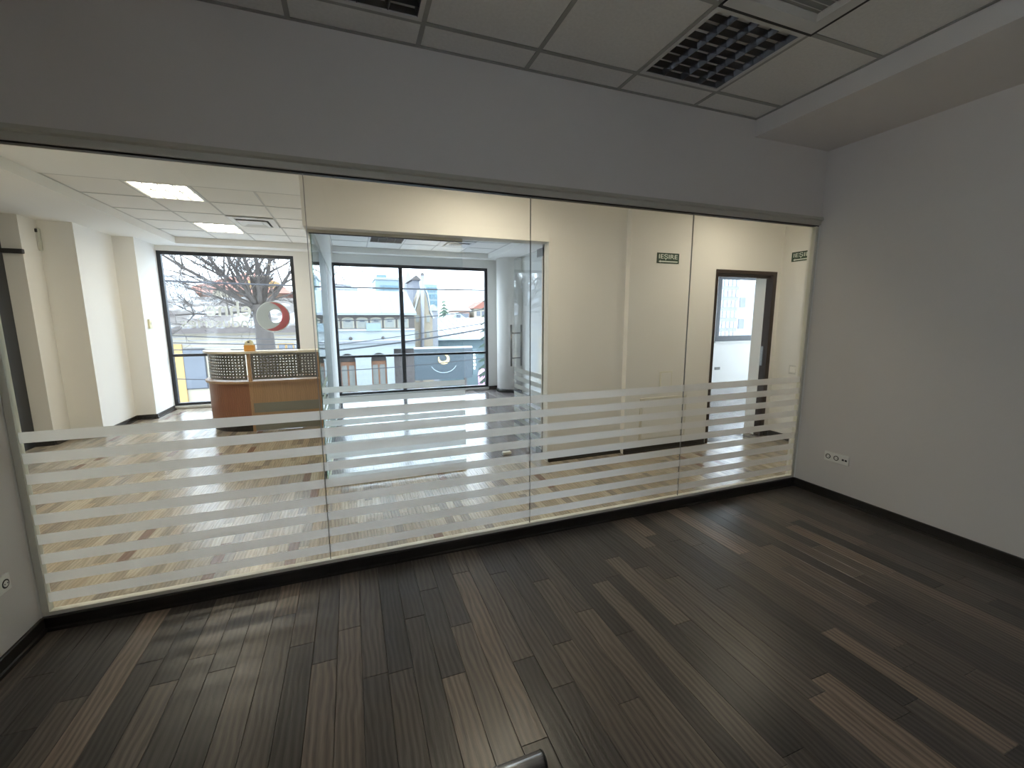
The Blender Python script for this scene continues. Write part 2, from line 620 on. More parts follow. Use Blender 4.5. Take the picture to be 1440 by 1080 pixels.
gx = [XL, -0.822, -0.2, 0.422, 1.046, 1.680, 2.295, XS]
gy = [D - 0.03] + [2.35 - 0.607 * k for k in range(0, 7)]
gy = [g for g in gy if g > YB + 0.1] + [YB]


def tile_grid(parent, gx, gy, z, skip=(), bar=0.024, mat='grid_metal', tmat='tile_fibre'):
    for i in range(len(gx) - 1):
        for j in range(len(gy) - 1):
            if (i, j) in skip:
                continue
            y0, y1 = sorted((gy[j], gy[j + 1]))
            MB().box(gx[i] + 0.006, gx[i + 1] - 0.006, y0 + 0.006, y1 - 0.006, z + 0.004, z + 0.018).build('ceiling_tile', tmat, parent)
    ylo, yhi = min(gy), max(gy)
    for k, x in enumerate(gx):
        a, b = x - bar / 2, x + bar / 2
        if k == 0:
            a, b = x, x + bar * 0.8
        if k == len(gx) - 1:
            a, b = x - bar * 0.8, x
        MB().box(a, b, ylo, yhi, z, z + 0.004).build('grid_bar', mat, parent)
    for k, y in enumerate(gy):
        a, b = y - bar / 2, y + bar / 2
        if abs(y - yhi) < 1e-6:
            a, b = y - bar * 0.8, y
        if abs(y - ylo) < 1e-6:
            a, b = y, y + bar * 0.8
        MB().box(gx[0], gx[-1], a, b, z - 0.0006, z + 0.0034).build('grid_bar', mat, parent)


tile_grid(ceil, gx, gy, ZC, skip={(2, 1), (5, 1), (5, 2)})


def louvre_light(x0, x1, y0, y1, z, label, lit=False, nx=4, ny=8, group=None):
    """recessed square fitting: pressed frame, housing, parabolic spines and cross blades"""
    t = thing('ceiling_light', ((x0 + x1) / 2, (y0 + y1) / 2, z), label, 'ceiling light', group)
    w = 0.022
    zb, zt = z - 0.003, z + 0.004
    m = MB()
    m.box(x0, x1, y0, y0 + w, zb, zt).box(x0, x1, y1 - w, y1, zb, zt).box(x0, x0 + w, y0 + w, y1 - w, zb, zt).box(x1 - w, x1, y0 + w, y1 - w, zb, zt)
    m.build('frame', 'white_metal', t)
    a, b, c, d = x0 + w, x1 - w, y0 + w, y1 - w
    H = 0.075
    h = MB()
    h.box(a - 0.004, a, c, d, zt, z + H).box(b, b + 0.004, c, d, zt, z + H).box(a, b, c - 0.004, c, zt, z + H).box(a, b, d, d + 0.004, zt, z + H).box(a, b, c, d, z + H, z + H + 0.004)
    h.build('housing', 'white_metal' if lit else 'mirror_louvre', t)
    px = (b - a) / nx
    for k in range(nx):
        if lit:
            MB().box(a + k * px + 0.012, a + (k + 1) * px - 0.012, c + 0.012, d - 0.012, z + 0.022, z + 0.030).build('lamp_tube', 'warm_lamp', t)
        else:
            MB().tube((a + (k + 0.5) * px, c + 0.01, z + 0.062), (a + (k + 0.5) * px, d - 0.01, z + 0.062), 0.008, n=10).build('lamp_tube', 'white_metal', t, smooth=True)
    lm = 'grey_band' if lit else 'mirror_louvre'
    hh = 0.014 if lit else 0.05
    for k in range(nx + 1):
        x = a + k * px
        lo, hi = (0.008, 0.010) if lit else (0.002, 0.016)
        m = MB().prism([(x - lo, z + 0.001), (x + lo, z + 0.001), (x + hi * 0.7, z + hh * 0.5), (x + hi, z + hh), (x - hi, z + hh), (x - hi * 0.7, z + hh * 0.5)], 'y', c, d)
        m.build('louvre_spine', lm, t)
    py = (d - c) / ny
    for k in range(1, ny):
        y = c + k * py
        MB().prism([(y - 0.0012, z + 0.002), (y + 0.0012, z + 0.002), (y + 0.006, z + 0.8 * hh), (y - 0.006, z + 0.8 * hh)], 'x', a, b).build('louvre_blade', lm, t)
    return t


louvre_light(1.692, 2.283, 1.755, 2.338, ZC, 'unlit square louvred ceiling light beside the air diffuser')
louvre_light(-0.188, 0.410, 1.755, 2.338, ZC, 'unlit square louvred ceiling light cut off by the top of the photo')

# air diffuser next to the louvred light
t = thing('air_diffuser', (1.985, 1.44, ZC - 0.02), 'white square ceiling air diffuser behind the louvred light', 'vent')
x0, x1, y0, y1 = 1.694, 2.281, 1.148, 1.728


def ring(m, x0, x1, y0, y1, w, za, zb, zc=None):
    """square collar: outer edge at height za, inner edge (inset w) at zb, thickness 4 mm"""
    o = [(x0, y0), (x1, y0), (x1, y1), (x0, y1)]
    i = [(x0 + w, y0 + w), (x1 - w, y0 + w), (x1 - w, y1 - w), (x0 + w, y1 - w)]
    vs = [(*p, za) for p in o] + [(*p, zb) for p in i] + [(*p, za + 0.004) for p in o] + [(*p, zb + 0.004) for p in i]
    fs = []
    for k in range(4):
        j = (k + 1) % 4
        fs += [(k, j, 4 + j, 4 + k), (8 + k, 12 + k, 12 + j, 8 + j), (k, 8 + k, 8 + j, j), (4 + k, 4 + j, 12 + j, 12 + k)]
    return m.add(vs, fs)


m = MB()
ring(m, x0, x1, y0, y1, 0.075, ZC - 0.012, ZC - 0.018)
ring(m, x0 + 0.072, x1 - 0.072, y0 + 0.072, y1 - 0.072, 0.03, ZC - 0.018, ZC - 0.004)
m.build('cover_frame', 'white_metal', t)
m = MB()
for q in ((x0 - 0.006, x0 + 0.02, y0 - 0.006, y1 + 0.024), (x1 - 0.02, x1 + 0.028, y0 - 0.006, y1 + 0.024), (x0 + 0.02, x1 - 0.02, y0 - 0.006, y0 + 0.02), (x0 + 0.02, x1 - 0.02, y1 - 0.02, y1 + 0.024)):
    m.box(*q, ZC - 0.0045, ZC - 0.0012)
m.build('shadow_gap', 'dark_slot', t)  # flat dark strips painted as the gap and its shadow line
MB().box(x0 + 0.1, x1 - 0.1, y0 + 0.1, y1 - 0.1, ZC + 0.001, ZC + 0.004).build('back_plate', 'grid_metal', t)
for k in range(11):
    y = y0 + 0.112 + k * 0.0335
    MB().prism([(y, ZC - 0.010), (y + 0.003, ZC - 0.011), (y + 0.016, ZC + 0.0), (y + 0.013, ZC + 0.001)], 'x', x0 + 0.1, x1 - 0.1).build('slat', 'white_metal', t)

# ------------------------------------------------------------------ glass partition
gp = thing('glass_partition', ((XL + XR) / 2, D, 0.07), 'long frameless glass partition with white frosted stripes', 'glass partition')
JX = [XL + 0.02, -0.187, 1.096, 2.385, XR - 0.02]
for k in range(4):
    a, b = JX[k] + 0.0018, JX[k + 1] - 0.0018
    pn = MB().box(a, b, D - 0.005, D + 0.005, 0.085, ZT).build('glass_panel', 'partition_glass', gp)
    if k < 3:
        MB().box(JX[k + 1] - 0.0018, JX[k + 1] + 0.0018, D - 0.0045, D + 0.0045, 0.085, ZT).build('joint_seal', 'brushed_steel', gp)
    for s in range(9):
        zt = 0.988 - s * 0.1005
        zb = zt - 0.052
        y = D - 0.0062
        MB().add([(a, y, zb), (b, y, zb), (b, y, zt), (a, y, zt)], [(0, 1, 2, 3)]).build('frosted_stripe', 'frosted_film', pn)
m = MB()
m.prism([(D - 0.052, ZT + 0.042), (D - 0.046, ZT + 0.064), (D + 0.05, ZT + 0.064), (D + 0.05, ZT + 0.004), (D - 0.030, ZT + 0.004), (D - 0.034, ZT + 0.036)], 'x', XL, XR)
m.build('top_rail', 'champagne_metal', gp)
MB().box(XL, XR, D - 0.016, D + 0.016, ZT - 0.004, ZT + 0.005).build('top_gasket', 'black_gasket', gp)
MB().box(XL + 0.004, XR - 0.004, D - 0.018, D + 0.018, 0.069, 0.088).build('bottom_channel', 'pale_channel', gp)
for x0, x1 in ((XL + 0.001, XL + 0.028), (XR - 0.028, XR - 0.001)):
    MB().box(x0, x1, D - 0.016, D + 0.020, 0.088, ZT - 0.004).build('side_channel', 'pale_channel', gp)
# plaster cheeks closing the wall ends behind the side channels
struct('trim_2', 'lobby_paint', (XR, XR + 0.15, D - 0.03, D + 0.06, -0.2, 2.31), (XL - 0.15, XL, D - 0.03, D + 0.06, -0.2, 2.31))

# ------------------------------------------------------------------ sockets in the dark room


def socket(name, wall_x, ya, yb, za, zb, side, label, n=3):
    t = thing(name, (wall_x, (ya + yb) / 2, za), label, 'socket')
    d = side * 0.014
    xa, xb = sorted((wall_x, wall_x + d))
    MB().rbox(xa, xb, ya, yb, za, zb, 0.003).build('cover_plate', 'white_plastic', t)
    w = (yb - ya) / n
    xf = wall_x + d
    for k in range(n):
        yc = ya + (k + 0.5) * w
        zc = (za + zb) / 2
        last = (k == 0)
        if not last:
            m = MB().tube((xf, yc, zc), (xf + side * 0.0012, yc, zc), 0.020, n=20)
            r = m.build('socket_well', 'dark_slot', t)
            f = MB().tube((xf + side * 0.0004, yc, zc), (xf + side * 0.002, yc, zc), 0.014, n=20).build('socket_face', 'white_plastic', t)
            MB().box(*sorted((xf + side * 0.0018, xf + side * 0.0028)), yc - 0.010, yc - 0.006, zc - 0.003, zc + 0.003).box(*sorted((xf + side * 0.0018, xf + side * 0.0028)), yc + 0.006, yc + 0.010, zc - 0.003, zc + 0.003).build('pin_hole', 'dark_slot', f)
        else:
            for s in (-0.011, 0.011):
                MB().box(*sorted((xf, xf + side * 0.0015)), yc + s - 0.008, yc + s + 0.008, zc - 0.007, zc + 0.007).build('data_port', 'dark_slot', t)
    return t


socket('power_socket', XR, 2.125, 2.315, 0.315, 0.392, -1, 'white triple socket plate on the right wall')
socket('power_socket', XL, 2.215, 2.405, 0.325, 0.400, 1, 'white socket plate at the left edge on the left wall')

# chrome tube at the bottom edge of the photo
t = thing('chrome_tube', (0.43, 1.08, 0.0), 'chrome metal tube with black end lying on the dark floor', 'tube')
p0, p1 = Vector((-0.12, 1.105, 0.034)), Vector((0.520, 1.105, 0.034))
dv = (p1 - p0).normalized()
MB().tube(p0, p1, 0.033, n=28).build('tube_body', 'chrome', t, smooth=True)
MB().tube(p1 + dv * 0.0002, p1 + dv * 0.006, 0.0335, 0.031, n=28).build('end_cap', 'rubber', t, smooth=True)

# ------------------------------------------------------------------ lobby, corridor, inner room: shell
lobby_floor = struct('floor', 'dark_slot', (-4.2, 5.4, D, GY, -0.20, -0.012), (-4.2, -0.26, GY, YW + 0.2, -0.20, -0.012), label='pale striped parquet floor of the lobby and corridor')
inner_floor = struct('floor', 'dark_slot', (-0.26, 3.4, GY, YW + 0.2, -0.20, -0.012), label='glossy dark plank floor of the glazed inner room')
struct('floor', 'inner_planks', (3.4, 10.0, GY, 7.2, -0.20, 0.0), (3.4, 5.4, 3.86, GY, -0.2, 0.0), label='grey floor of the room beyond the brown door')
# pale boards: nearest 300 singly, the rest as one joined part
boards = []
bw = 0.062


def lay(xa, xb, ya, yb):
    n = int((xb - xa) / bw)
    for i in range(n):
        y = ya - random.uniform(0, 0.4)
        while y < yb:
            ln = random.choice((0.28, 0.36, 0.42, 0.5))
            a, b = max(y, ya), min(y + ln, yb)
            if b - a > 0.03:
                boards.append((xa + i * bw, xa + (i + 1) * bw, a, b))
            y += ln


lay(-4.0, 4.955, D + 0.04, GY)
lay(-3.6, -0.262, GY, YW)


def showing(b):
    """larger = shows larger in the photo: area over squared distance, zero when it lies outside the view"""
    c = Vector(((b[0] + b[1]) / 2, (b[2] + b[3]) / 2, 0))
    d = c - Vector((0, 0, CAM_Z))
    w = d.dot(_F)
    u = 720 + FPX * d.dot(_R) / w
    if u < 0 or u > 1120:
        return 0
    return (b[1] - b[0]) * (b[3] - b[2]) / w ** 3


boards.sort(key=showing, reverse=True)
far = MB()
for k, (a, b, c, d) in enumerate(boards):
    if k < 300:
        MB().chamfer_box(a + 0.0004, b - 0.0004, c + 0.0004, d - 0.0004, -0.012, 0.0, 0.0008).build('parquet_board', 'light_boards', lobby_floor)
    else:
        far.chamfer_box(a + 0.0004, b - 0.0004, c + 0.0004, d - 0.0004, -0.012, 0.0, 0.0008)
far.build('parquet_boards', 'light_boards_far', lobby_floor, kind='stuff')
y = 0
for i in range(18):
    xa = -0.26 + i * 0.2
    ya = GY - random.uniform(0, 1.2)
    while ya < YW + 0.1:
        a, b = max(ya, GY), min(ya + 1.25, YW + 0.1)
        if b - a > 0.05:
            MB().chamfer_box(xa + 0.0006, xa + 0.1994, a + 0.0006, b - 0.0006, -0.012, 0.0, 0.001).build('plank', 'inner_planks', inner_floor)
        ya += 1.25

# walls of lobby
struct('wall_lobby_left', 'lobby_paint', (-4.2, -3.62, D - 0.1, 5.45, -0.2, 3.1), (-4.2, -3.62, 5.45, 6.62, 2.62, 3.1),
       (-4.2, -3.42, 6.62, 6.945, -0.2, 3.1), (-4.2, -3.09, 6.945, 7.86, -0.2, 3.1), (-4.2, -2.84, 7.86, YW + 0.2, -0.2, 3.1), label='stepped white wall with pillars on the left of the lobby')
struct('wall_lobby_near', 'lobby_paint', (-3.62, XL - 0.15, D - 0.1, D + 0.05, -0.2, 3.1), label='lobby wall left of the glass partition')
W1 = (-2.84, -0.87, 0.04, 2.585)
W2 = (-0.27, 2.69, 0.04, 2.505)
y0, y1 = YW, YW + 0.2
struct('wall_window', 'lobby_paint', (-2.84, 3.4, y0, y1, 2.585, 3.1), (W1[1], W2[0], y0, y1, -0.2, 2.585), (W2[0], W2[1], y0, y1, W2[3], 2.585), (W2[1], 3.4, y0, y1, -0.2, 2.585),
       (-2.84, W1[1], y0, y1, -0.2, W1[2]), (W2[0], W2[1], y0, y1, -0.2, W2[2]), label='white wall holding the two large windows')
# header above the inner glass front and its returning side beam
struct('wall_header', 'lobby_paint', (-0.31, 1.86, BY - 0.02, BY + 0.16, 2.23, 3.1), (-0.31, -0.255, BY + 0.16, YW, 2.23, 3.1), label='cream header beam above the glazed inner room')
struct('wall_corridor', 'lobby_paint', (1.86, 2.76, BY, BY + 0.16, -0.2, 3.1), (2.76, 3.93, 3.85, BY + 0.16, -0.2, 3.1), (3.93, 4.87, 3.85, BY + 0.16, 2.035, 3.1), (4.87, 4.96, 3.85, BY + 0.16, -0.2, 3.1), (4.815, 4.87, 3.93, BY + 0.16, -0.2, 2.035),
       label='cream corridor wall with pillar and brown door')
struct('wall_corridor_end', 'lobby_paint', (4.96, 5.3, D - 0.13, 4.08, -0.2, 3.1), label='cream end wall of the corridor on the right')
struct('wall_corridor_near', 'lobby_paint', (XR + 0.15, 4.96, D - 0.13, D + 0.05, -0.2, 3.1))
struct('wall_inner_right', 'lobby_paint', (3.22, 3.4, BY + 0.16, YW, -0.2, 3.1), label='white right wall of the inner room')
# room beyond the brown door
struct('wall_side_room', 'lobby_paint', (3.4, 3.42, BY + 0.16, 7.0, 0, 3.0), (9.9, 10.0, 4.08, 7.0, 0, 0.2), (9.9, 10.0, 4.08, 7.0, 2.8, 3.0), (9.9, 10.0, 4.08, 4.2, 0.2, 2.8), (9.9, 10.0, 6.9, 7.0, 0.2, 2.8), (3.4, 10, 7.0, 7.2, 0, 0.98), (3.4, 10, 7.0, 7.2, 2.42, 3.0),
       (3.4, 7.22, 7.0, 7.2, 0.98, 2.42), (9.8, 10, 7.0, 7.2, 0.98, 2.42), (5.3, 10, 3.98, 4.08, 0, 3.0), label='white walls of the room beyond the brown door')
struct('ceiling', 'ceiling_paint', (3.4, 10, 4.08, 7.2, 2.9, 3.05), label='white ceiling of the room beyond the brown door')

# lobby ceiling
lc = struct('ceiling', 'ceiling_paint', (-3.62, 4.96, D + 0.06, BY - 0.02, LZ, 3.1), (-2.47, -0.31, BY - 0.02, 5.13, LZ, 3.1), (-2.47, -0.31, 5.13, 8.28, LZ + 0.03, 3.1),
            (-3.62, -2.47, BY - 0.02, YW, LS, 3.1), (-2.47, -0.31, 8.28, YW, LS, 3.1), label='white lobby ceiling with a tiled centre')
lgx = [-2.47, -1.905, -1.37, -0.83, -0.31]
lgy = [5.13, 5.75, 6.38, 6.985, 7.63, 8.28]
tile_grid(lc, lgx, lgy, LZ, skip={(1, 0), (1, 3), (2, 2)}, bar=0.018, mat='grid_pale')
louvre_light(-1.898, -1.378, 5.14, 5.742, LZ, 'lit warm square ceiling light nearest the glass in the lobby', lit=True, ny=2)
louvre_light(-1.898, -1.378, 6.993, 7.622, LZ, 'lit warm square ceiling light near the lobby window', lit=True, ny=2)
# corridor lamps out of sight above the partition head; last two added for brightness
louvre_light(0.80, 1.40, 2.72, 3.32, LZ - 0.082, 'lit warm ceiling light in the corridor before the glass room', lit=True, ny=2)
louvre_light(3.7, 4.0, 2.72, 3.32, LZ - 0.082, 'added unseen warm ceiling light brightening the corridor by the brown door', lit=True, nx=2, ny=2)
louvre_light(-2.6, -2.0, 3.02, 3.62, LZ - 0.082, 'added unseen warm ceiling light brightening the corridor by the left wall', lit=True, ny=2)
# air diffuser of the lobby
t = thing('air_diffuser', (-1.1, 6.68, LZ - 0.02), 'white square air diffuser in the lobby ceiling beside the lit light', 'vent')
x0, x1, y0, y1 = -1.36, -0.84, 6.39, 6.975
m = MB()
ring(m, x0, x1, y0, y1, 0.07, LZ - 0.012, LZ - 0.020)
m.build('cover_frame', 'white_metal', t)
m = MB()
ring(m, x0 + 0.09, x1 - 0.09, y0 + 0.09, y1 - 0.09, 0.08, LZ - 0.034, LZ - 0.004)
m.build('inner_cone', 'white_metal', t)
MB().box(x0 + 0.17, x1 - 0.17, y0 + 0.17, y1 - 0.17, LZ - 0.012, LZ - 0.006).build('centre_plate', 'white_metal', t)
MB().box(x0 + 0.06, x1 - 0.06, y0 + 0.06, y1 - 0.06, LZ + 0.001, LZ + 0.004).build('back_plate', 'dark_slot', t)

# inner room ceiling
ic = struct('ceiling', 'ceiling_paint', (-0.22, 2.64, BY + 0.16, 8.38, LZ + 0.03, 3.1), (2.64, 3.22, BY + 0.16, YW, LS, 3.1), (-0.22, 2.64, 8.38, YW, LS, 3.1), label='white tiled ceiling of the inner room')
tile_grid(ic, [-0.22 + 0.572 * k for k in range(6)], [BY + 0.16 + 0.6143 * k for k in range(8)], LZ, skip={(3, 5), (1, 5)}, bar=0.018, mat='grid_pale')
iy = BY + 0.16 + 0.6143 * 5
louvre_light(-0.22 + 0.572 + 0.008, -0.22 + 1.144 - 0.008, iy + 0.008, iy + 0.606, LZ, 'unlit louvred light in the ceiling of the inner room', ny=8)
t = thing('air_diffuser', (1.78, iy + 0.3, LZ - 0.02), 'white air diffuser in the ceiling of the inner glass room', 'vent')
x0, x1, y0, y1 = -0.22 + 1.716 + 0.008, -0.22 + 2.288 - 0.008, iy + 0.008, iy + 0.606
m = MB()
ring(m, x0, x1, y0, y1, 0.07, LZ - 0.012, LZ - 0.020)
m.build('cover_frame', 'white_metal', t)
m = MB()
ring(m, x0 + 0.09, x1 - 0.09, y0 + 0.09, y1 - 0.09, 0.08, LZ - 0.034, LZ - 0.004)
m.build('inner_cone', 'white_metal', t)
MB().box(x0 + 0.06, x1 - 0.06, y0 + 0.06, y1 - 0.06, LZ + 0.001, LZ + 0.004).build('back_plate', 'dark_slot', t)

# round column in the inner room
m = MB().lathe((3.08, 8.26, 0.0), [(0.29, 0.0), (0.29, LS)], 40)
o = m.build('column', 'lobby_paint', smooth=True, label='white round column beside the inner room window', cat='column')
MB().lathe((3.08, 8.26, 0.0), [(0.302, 0.0), (0.302, 0.06), (0.296, 0.07)], 40).build('base_ring', 'dark_baseboard', o, smooth=True)

# baseboards of lobby
baseboard('baseboard_lobby_1', ((-3.42, 6.62), (-3.42, 6.945)), side=1)
baseboard('baseboard_lobby_2', ((-3.62, 6.62), (-3.42, 6.62)), side=-1)
baseboard('baseboard_lobby_3', ((-3.42, 6.945), (-3.09, 6.945)), side=-1)
baseboard('baseboard_lobby_4', ((-3.09, 6.945), (-3.09, 7.86)), side=1)
baseboard('baseboard_lobby_5', ((-3.09, 7.86), (-2.84, 7.86)), side=-1)
baseboard('baseboard_lobby_6', ((-2.84, 7.86), (-2.84, YW)), side=1)
baseboard('baseboard_lobby_7', ((-3.62, D + 0.05), (-3.62, 5.43)), side=1)
baseboard('baseboard_corridor_1', ((1.87, BY), (2.76, BY)), side=-1)
baseboard('baseboard_corridor_2', ((2.76, 3.85), (3.90, 3.85)), side=-1)
baseboard('baseboard_corridor_3', ((4.89, 3.85), (4.96, 3.85)), side=-1)
baseboard('baseboard_corridor_4', ((4.96, D + 0.06), (4.96, 3.85)), side=-1)
baseboard('baseboard_inner', ((2.69, YW), (3.22, YW)), side=-1)

# ------------------------------------------------------------------ inner glass front, side and door
XH = 1.872
ig = thing('glass_partition', (0.4, GY, 0.0), 'glazed front of the inner room with frosted stripes left of the open door', 'glass partition')
pn = MB().box(-0.262, 1.02, GY - 0.005, GY + 0.005, 0.03, 2.205).build('glass_panel', 'door_glass', ig)
for s in range(9):
    zt = 0.905 - s * 0.1005
    y = GY - 0.0062
    MB().add([(-0.262, y, zt - 0.052), (1.02, y, zt - 0.052), (1.02, y, zt), (-0.262, y, zt)], [(0, 1, 2, 3)]).build('frosted_stripe', 'frosted_film', pn)
SE = 4.92
sp = MB().box(-0.272, -0.262, GY + 0.006, SE, 0.03, 2.205).build('side_panel', 'edge_glass', ig)
for s in range(9):
    zt = 0.905 - s * 0.1005
    x = -0.2608
    MB().add([(x, GY + 0.006, zt - 0.052), (x, SE, zt - 0.052), (x, SE, zt), (x, GY + 0.006, zt)], [(0, 1, 2, 3)]).build('frosted_stripe', 'frosted_film', sp)
MB().box(-0.29, 1.02, GY - 0.018, GY + 0.018, 2.205, 2.229).build('top_rail', 'champagne_metal', ig)
MB().box(-0.28, 1.02, GY - 0.010, GY + 0.010, 2.199, 2.206).build('top_gasket', 'black_gasket', ig)
MB().box(-0.29, -0.245, GY + 0.02, SE, 2.205, 2.229).build('side_rail', 'champagne_metal', ig)
MB().box(-0.28, 1.02, GY - 0.014, GY + 0.014, 0.001, 0.03).build('bottom_channel', 'pale_channel', ig)
MB().box(-0.285, -0.25, GY + 0.02, SE, 0.001, 0.03).build('side_channel', 'pale_channel', ig)
struct('trim_3', 'lobby_paint', (-0.31, -0.262, 6.3, YW, 0.0, 2.23), label='white wall end between lobby and inner room')
struct('trim_4', 'sage_panel', (-0.31, -0.262, SE, 6.3, 0.0, 2.23), label='grey green wall panel between lobby and inner room')

# open glass door leaf swung into the inner room about the right jamb
dr = thing('door_1', (XH, GY, 0.0), 'open frameless glass door of the inner room with steel handle', None, kind='structure')
lf = MB().box(XH - 0.005, XH + 0.005, GY + 0.03, GY + 0.86, 0.012, 2.195).build('glass_leaf', 'door_glass', dr)
for s in range(9):
    zt = 0.905 - s * 0.1005
    x = XH - 0.0062
    MB().add([(x, GY + 0.03, zt - 0.052), (x, GY + 0.86, zt - 0.052), (x, GY + 0.86, zt), (x, GY + 0.03, zt)], [(0, 1, 2, 3)]).build('frosted_stripe', 'frosted_film', lf)
for zz in (2.12, 0.012):
    MB().box(XH - 0.016, XH + 0.016, GY + 0.012, GY + 0.16, zz, zz + 0.08).build('patch_fitting', 'brushed_steel', dr)
hd = MB()
yh = GY + 0.80
for s in (-1, 1):
    hd.tube((XH + s * 0.065, yh, 0.92), (XH + s * 0.065, yh, 1.42), 0.012, n=14)
for zz in (1.02, 1.32):
    hd.tube((XH - 0.065, yh, zz), (XH + 0.065, yh, zz), 0.008, n=10)
hd.build('pull_handle', 'brushed_steel', dr, smooth=True)
MB().box(XH - 0.012, XH + 0.012, GY - 0.012, GY + 0.012, 0.0, 2.229).build('jamb_strip', 'brushed_steel', dr)
rbox('door_stop', 'white_plastic', (1.50, 1.60, 4.28, 4.33, 0.0, 0.035), 0.008, label='small white door stop on the inner room floor', cat='door stop')

# ------------------------------------------------------------------ windows


def window(name, x0, x1, z0, z1, y, muls, trans, label, fw=0.055):
    t = thing(name, ((x0 + x1) / 2, y, z0), label, None, kind='structure')
    d0, d1 = y + 0.02, y + 0.09
    MB().box(x0, x1, d0, d1, z1 - fw, z1).build('frame_top', 'anthracite', t)
    MB().box(x0, x1, d0, d1, z0, z0 + fw).build('frame_bottom', 'anthracite', t)
    MB().box(x0, x0 + fw, d0, d1, z0 + fw, z1 - fw).build('frame_side', 'anthracite', t)
    MB().box(x1 - fw, x1, d0, d1, z0 + fw, z1 - fw).build('frame_side', 'anthracite', t)
    cuts = [x0 + fw]
    for mx in muls:
        MB().box(mx - 0.035, mx + 0.035, d0, d1, z0 + fw, z1 - fw).build('mullion', 'anthracite', t)
        cuts += [mx - 0.035, mx + 0.035]
    cuts.append(x1 - fw)
    panes = []
    for a, b in zip(cuts[0::2], cuts[1::2]):
        if trans:
            MB().box(a, b, d0, d1, trans - 0.022, trans + 0.022).build('transom', 'anthracite', t)
            rows = ((z0 + fw, trans - 0.022), (trans + 0.022, z1 - fw))
        else:
            rows = ((z0 + fw, z1 - fw),)
        for c, d in rows:
            panes.append(MB().box(a, b, y + 0.05, y + 0.058, c, d).build('pane', 'window_glass', t))
    MB().box(x0, x1, y - 0.03, d0, z0 - 0.02, z0 + 0.012).build('sill', 'white_metal', t)
    return t, panes


w1, p1s = window('window_1', *W1, YW, (), 0.90, 'large dark framed window with mirrored lettering and round emblem')
w2, p2s = window('window_2', *W2, YW, (0.955,), 0.785, 'wide dark framed four pane window of the inner room')
# unseen window added as fill light for the dark room (behind the camera, on the left wall)
t = thing('added_window', (XL - 0.075, (RW[0] + RW[1]) / 2, RW[2]), 'added unseen window lighting the dark room from behind the viewer', None, kind='structure')
for a, b, c, d in ((RW[0], RW[1], RW[2], RW[2] + 0.05), (RW[0], RW[1], RW[3] - 0.05, RW[3]), (RW[0], RW[0] + 0.05, RW[2] + 0.05, RW[3] - 0.05), (RW[1] - 0.05, RW[1], RW[2] + 0.05, RW[3] - 0.05)):
    MB().box(XL - 0.11, XL - 0.05, a, b, c, d).build('frame_bar', 'anthracite', t)
MB().box(XL - 0.085, XL - 0.078, RW[0] + 0.05, RW[1] - 0.05, RW[2] + 0.05, RW[3] - 0.05).build('pane', 'window_glass', t)
w3, p3s = window('window_3', 7.22, 9.8, 0.98, 2.42, 7.0, (8.9,), None, 'dark framed window of the room beyond the brown door', fw=0.13)

t = thing('window_5', (9.95, 5.6, 0.9), 'side window of the room beyond the brown door', None, kind='structure')
for a, b, c, d in ((4.2, 6.9, 0.2, 0.26), (4.2, 6.9, 2.74, 2.8), (4.2, 4.26, 0.26, 2.74), (6.84, 6.9, 0.26, 2.74)):
    MB().box(9.92, 9.98, a, b, c, d).build('frame_bar', 'anthracite', t)
MB().box(9.946, 9.954, 4.26, 6.84, 0.26, 2.74).build('pane', 'window_glass', t)

# emblem and mirrored lettering on the inside of window_1's upper pane
pane = p1s[1]
cx, cz, RR = -1.262, 1.535, 0.268
yl = YW + 0.049


def disc_ring(name, mat, ro, ri, oc, ic, a0, a1, ya, n=48):
    m = MB()
    vs = []
    for k in range(n + 1):
        t_ = math.radians(a0 + (a1 - a0) * k / n)
        for yy in (ya, ya + 0.0006):
            vs.append((oc[0] + ro * math.cos(t_), yy, oc[1] + ro * math.sin(t_)))
            vs.append((ic[0] + ri * math.cos(t_), yy, ic[1] + ri * math.sin(t_)))
    fs = []
    for k in range(n):
        i, j = 4 * k, 4 * k + 4
        fs += [(i, j, j + 1, i + 1), (i + 2, i + 3, j + 3, j + 2), (i, i + 2, j + 2, j), (i + 1, j + 1, j + 3, i + 3)]
    m.add(vs, fs)
    return m.build(name, mat, pane)


disc_ring('emblem_rim', 'logo_rim', RR, RR - 0.014, (cx, cz), (cx, cz), 0, 360, yl)
disc_ring('emblem_grey', 'logo_grey', RR - 0.014, 0.115, (cx, cz), (cx + 0.035, cz + 0.01), 0, 360, yl)
m = MB()                                              # red crescent sweeping round the right side
vo, vi = [], []
for k in range(41):
    s = k / 40
    a = math.radians(-118 + 216 * s)
    wdt = 0.115 * math.sin(math.pi * min(1, max(0, s)) ** 0.9) + 0.004
    r0 = RR - 0.018
    vo.append((cx + r0 * math.cos(a), cz + r0 * math.sin(a)))
    vi.append((cx + (r0 - wdt) * math.cos(a), cz + (r0 - wdt) * math.sin(a)))
vs = [(p[0], yl - 0.0012, p[1]) for p in vo] + [(p[0], yl - 0.0012, p[1]) for p in vi] + [(p[0], yl - 0.0002, p[1]) for p in vo] + [(p[0], yl - 0.0002, p[1]) for p in vi]
fs = []
n = 41
for k in range(40):
    fs += [(k, k + 1, n + k + 1, n + k), (2 * n + k, 3 * n + k, 3 * n + k + 1, 2 * n + k + 1), (k, 2 * n + k, 2 * n + k + 1, k + 1), (n + k, n + k + 1, 3 * n + k + 1, 3 * n + k)]
m.add(vs, fs)
m.build('emblem_red', 'logo_red', pane)
text_mesh('lettering', 'ehne', 'logo_letters', 0.25, (-1.60, yl, 1.545), (-1, 0, 0), (0, 0, 1), 0.0008, pane, width=0.66, bold=0.012)
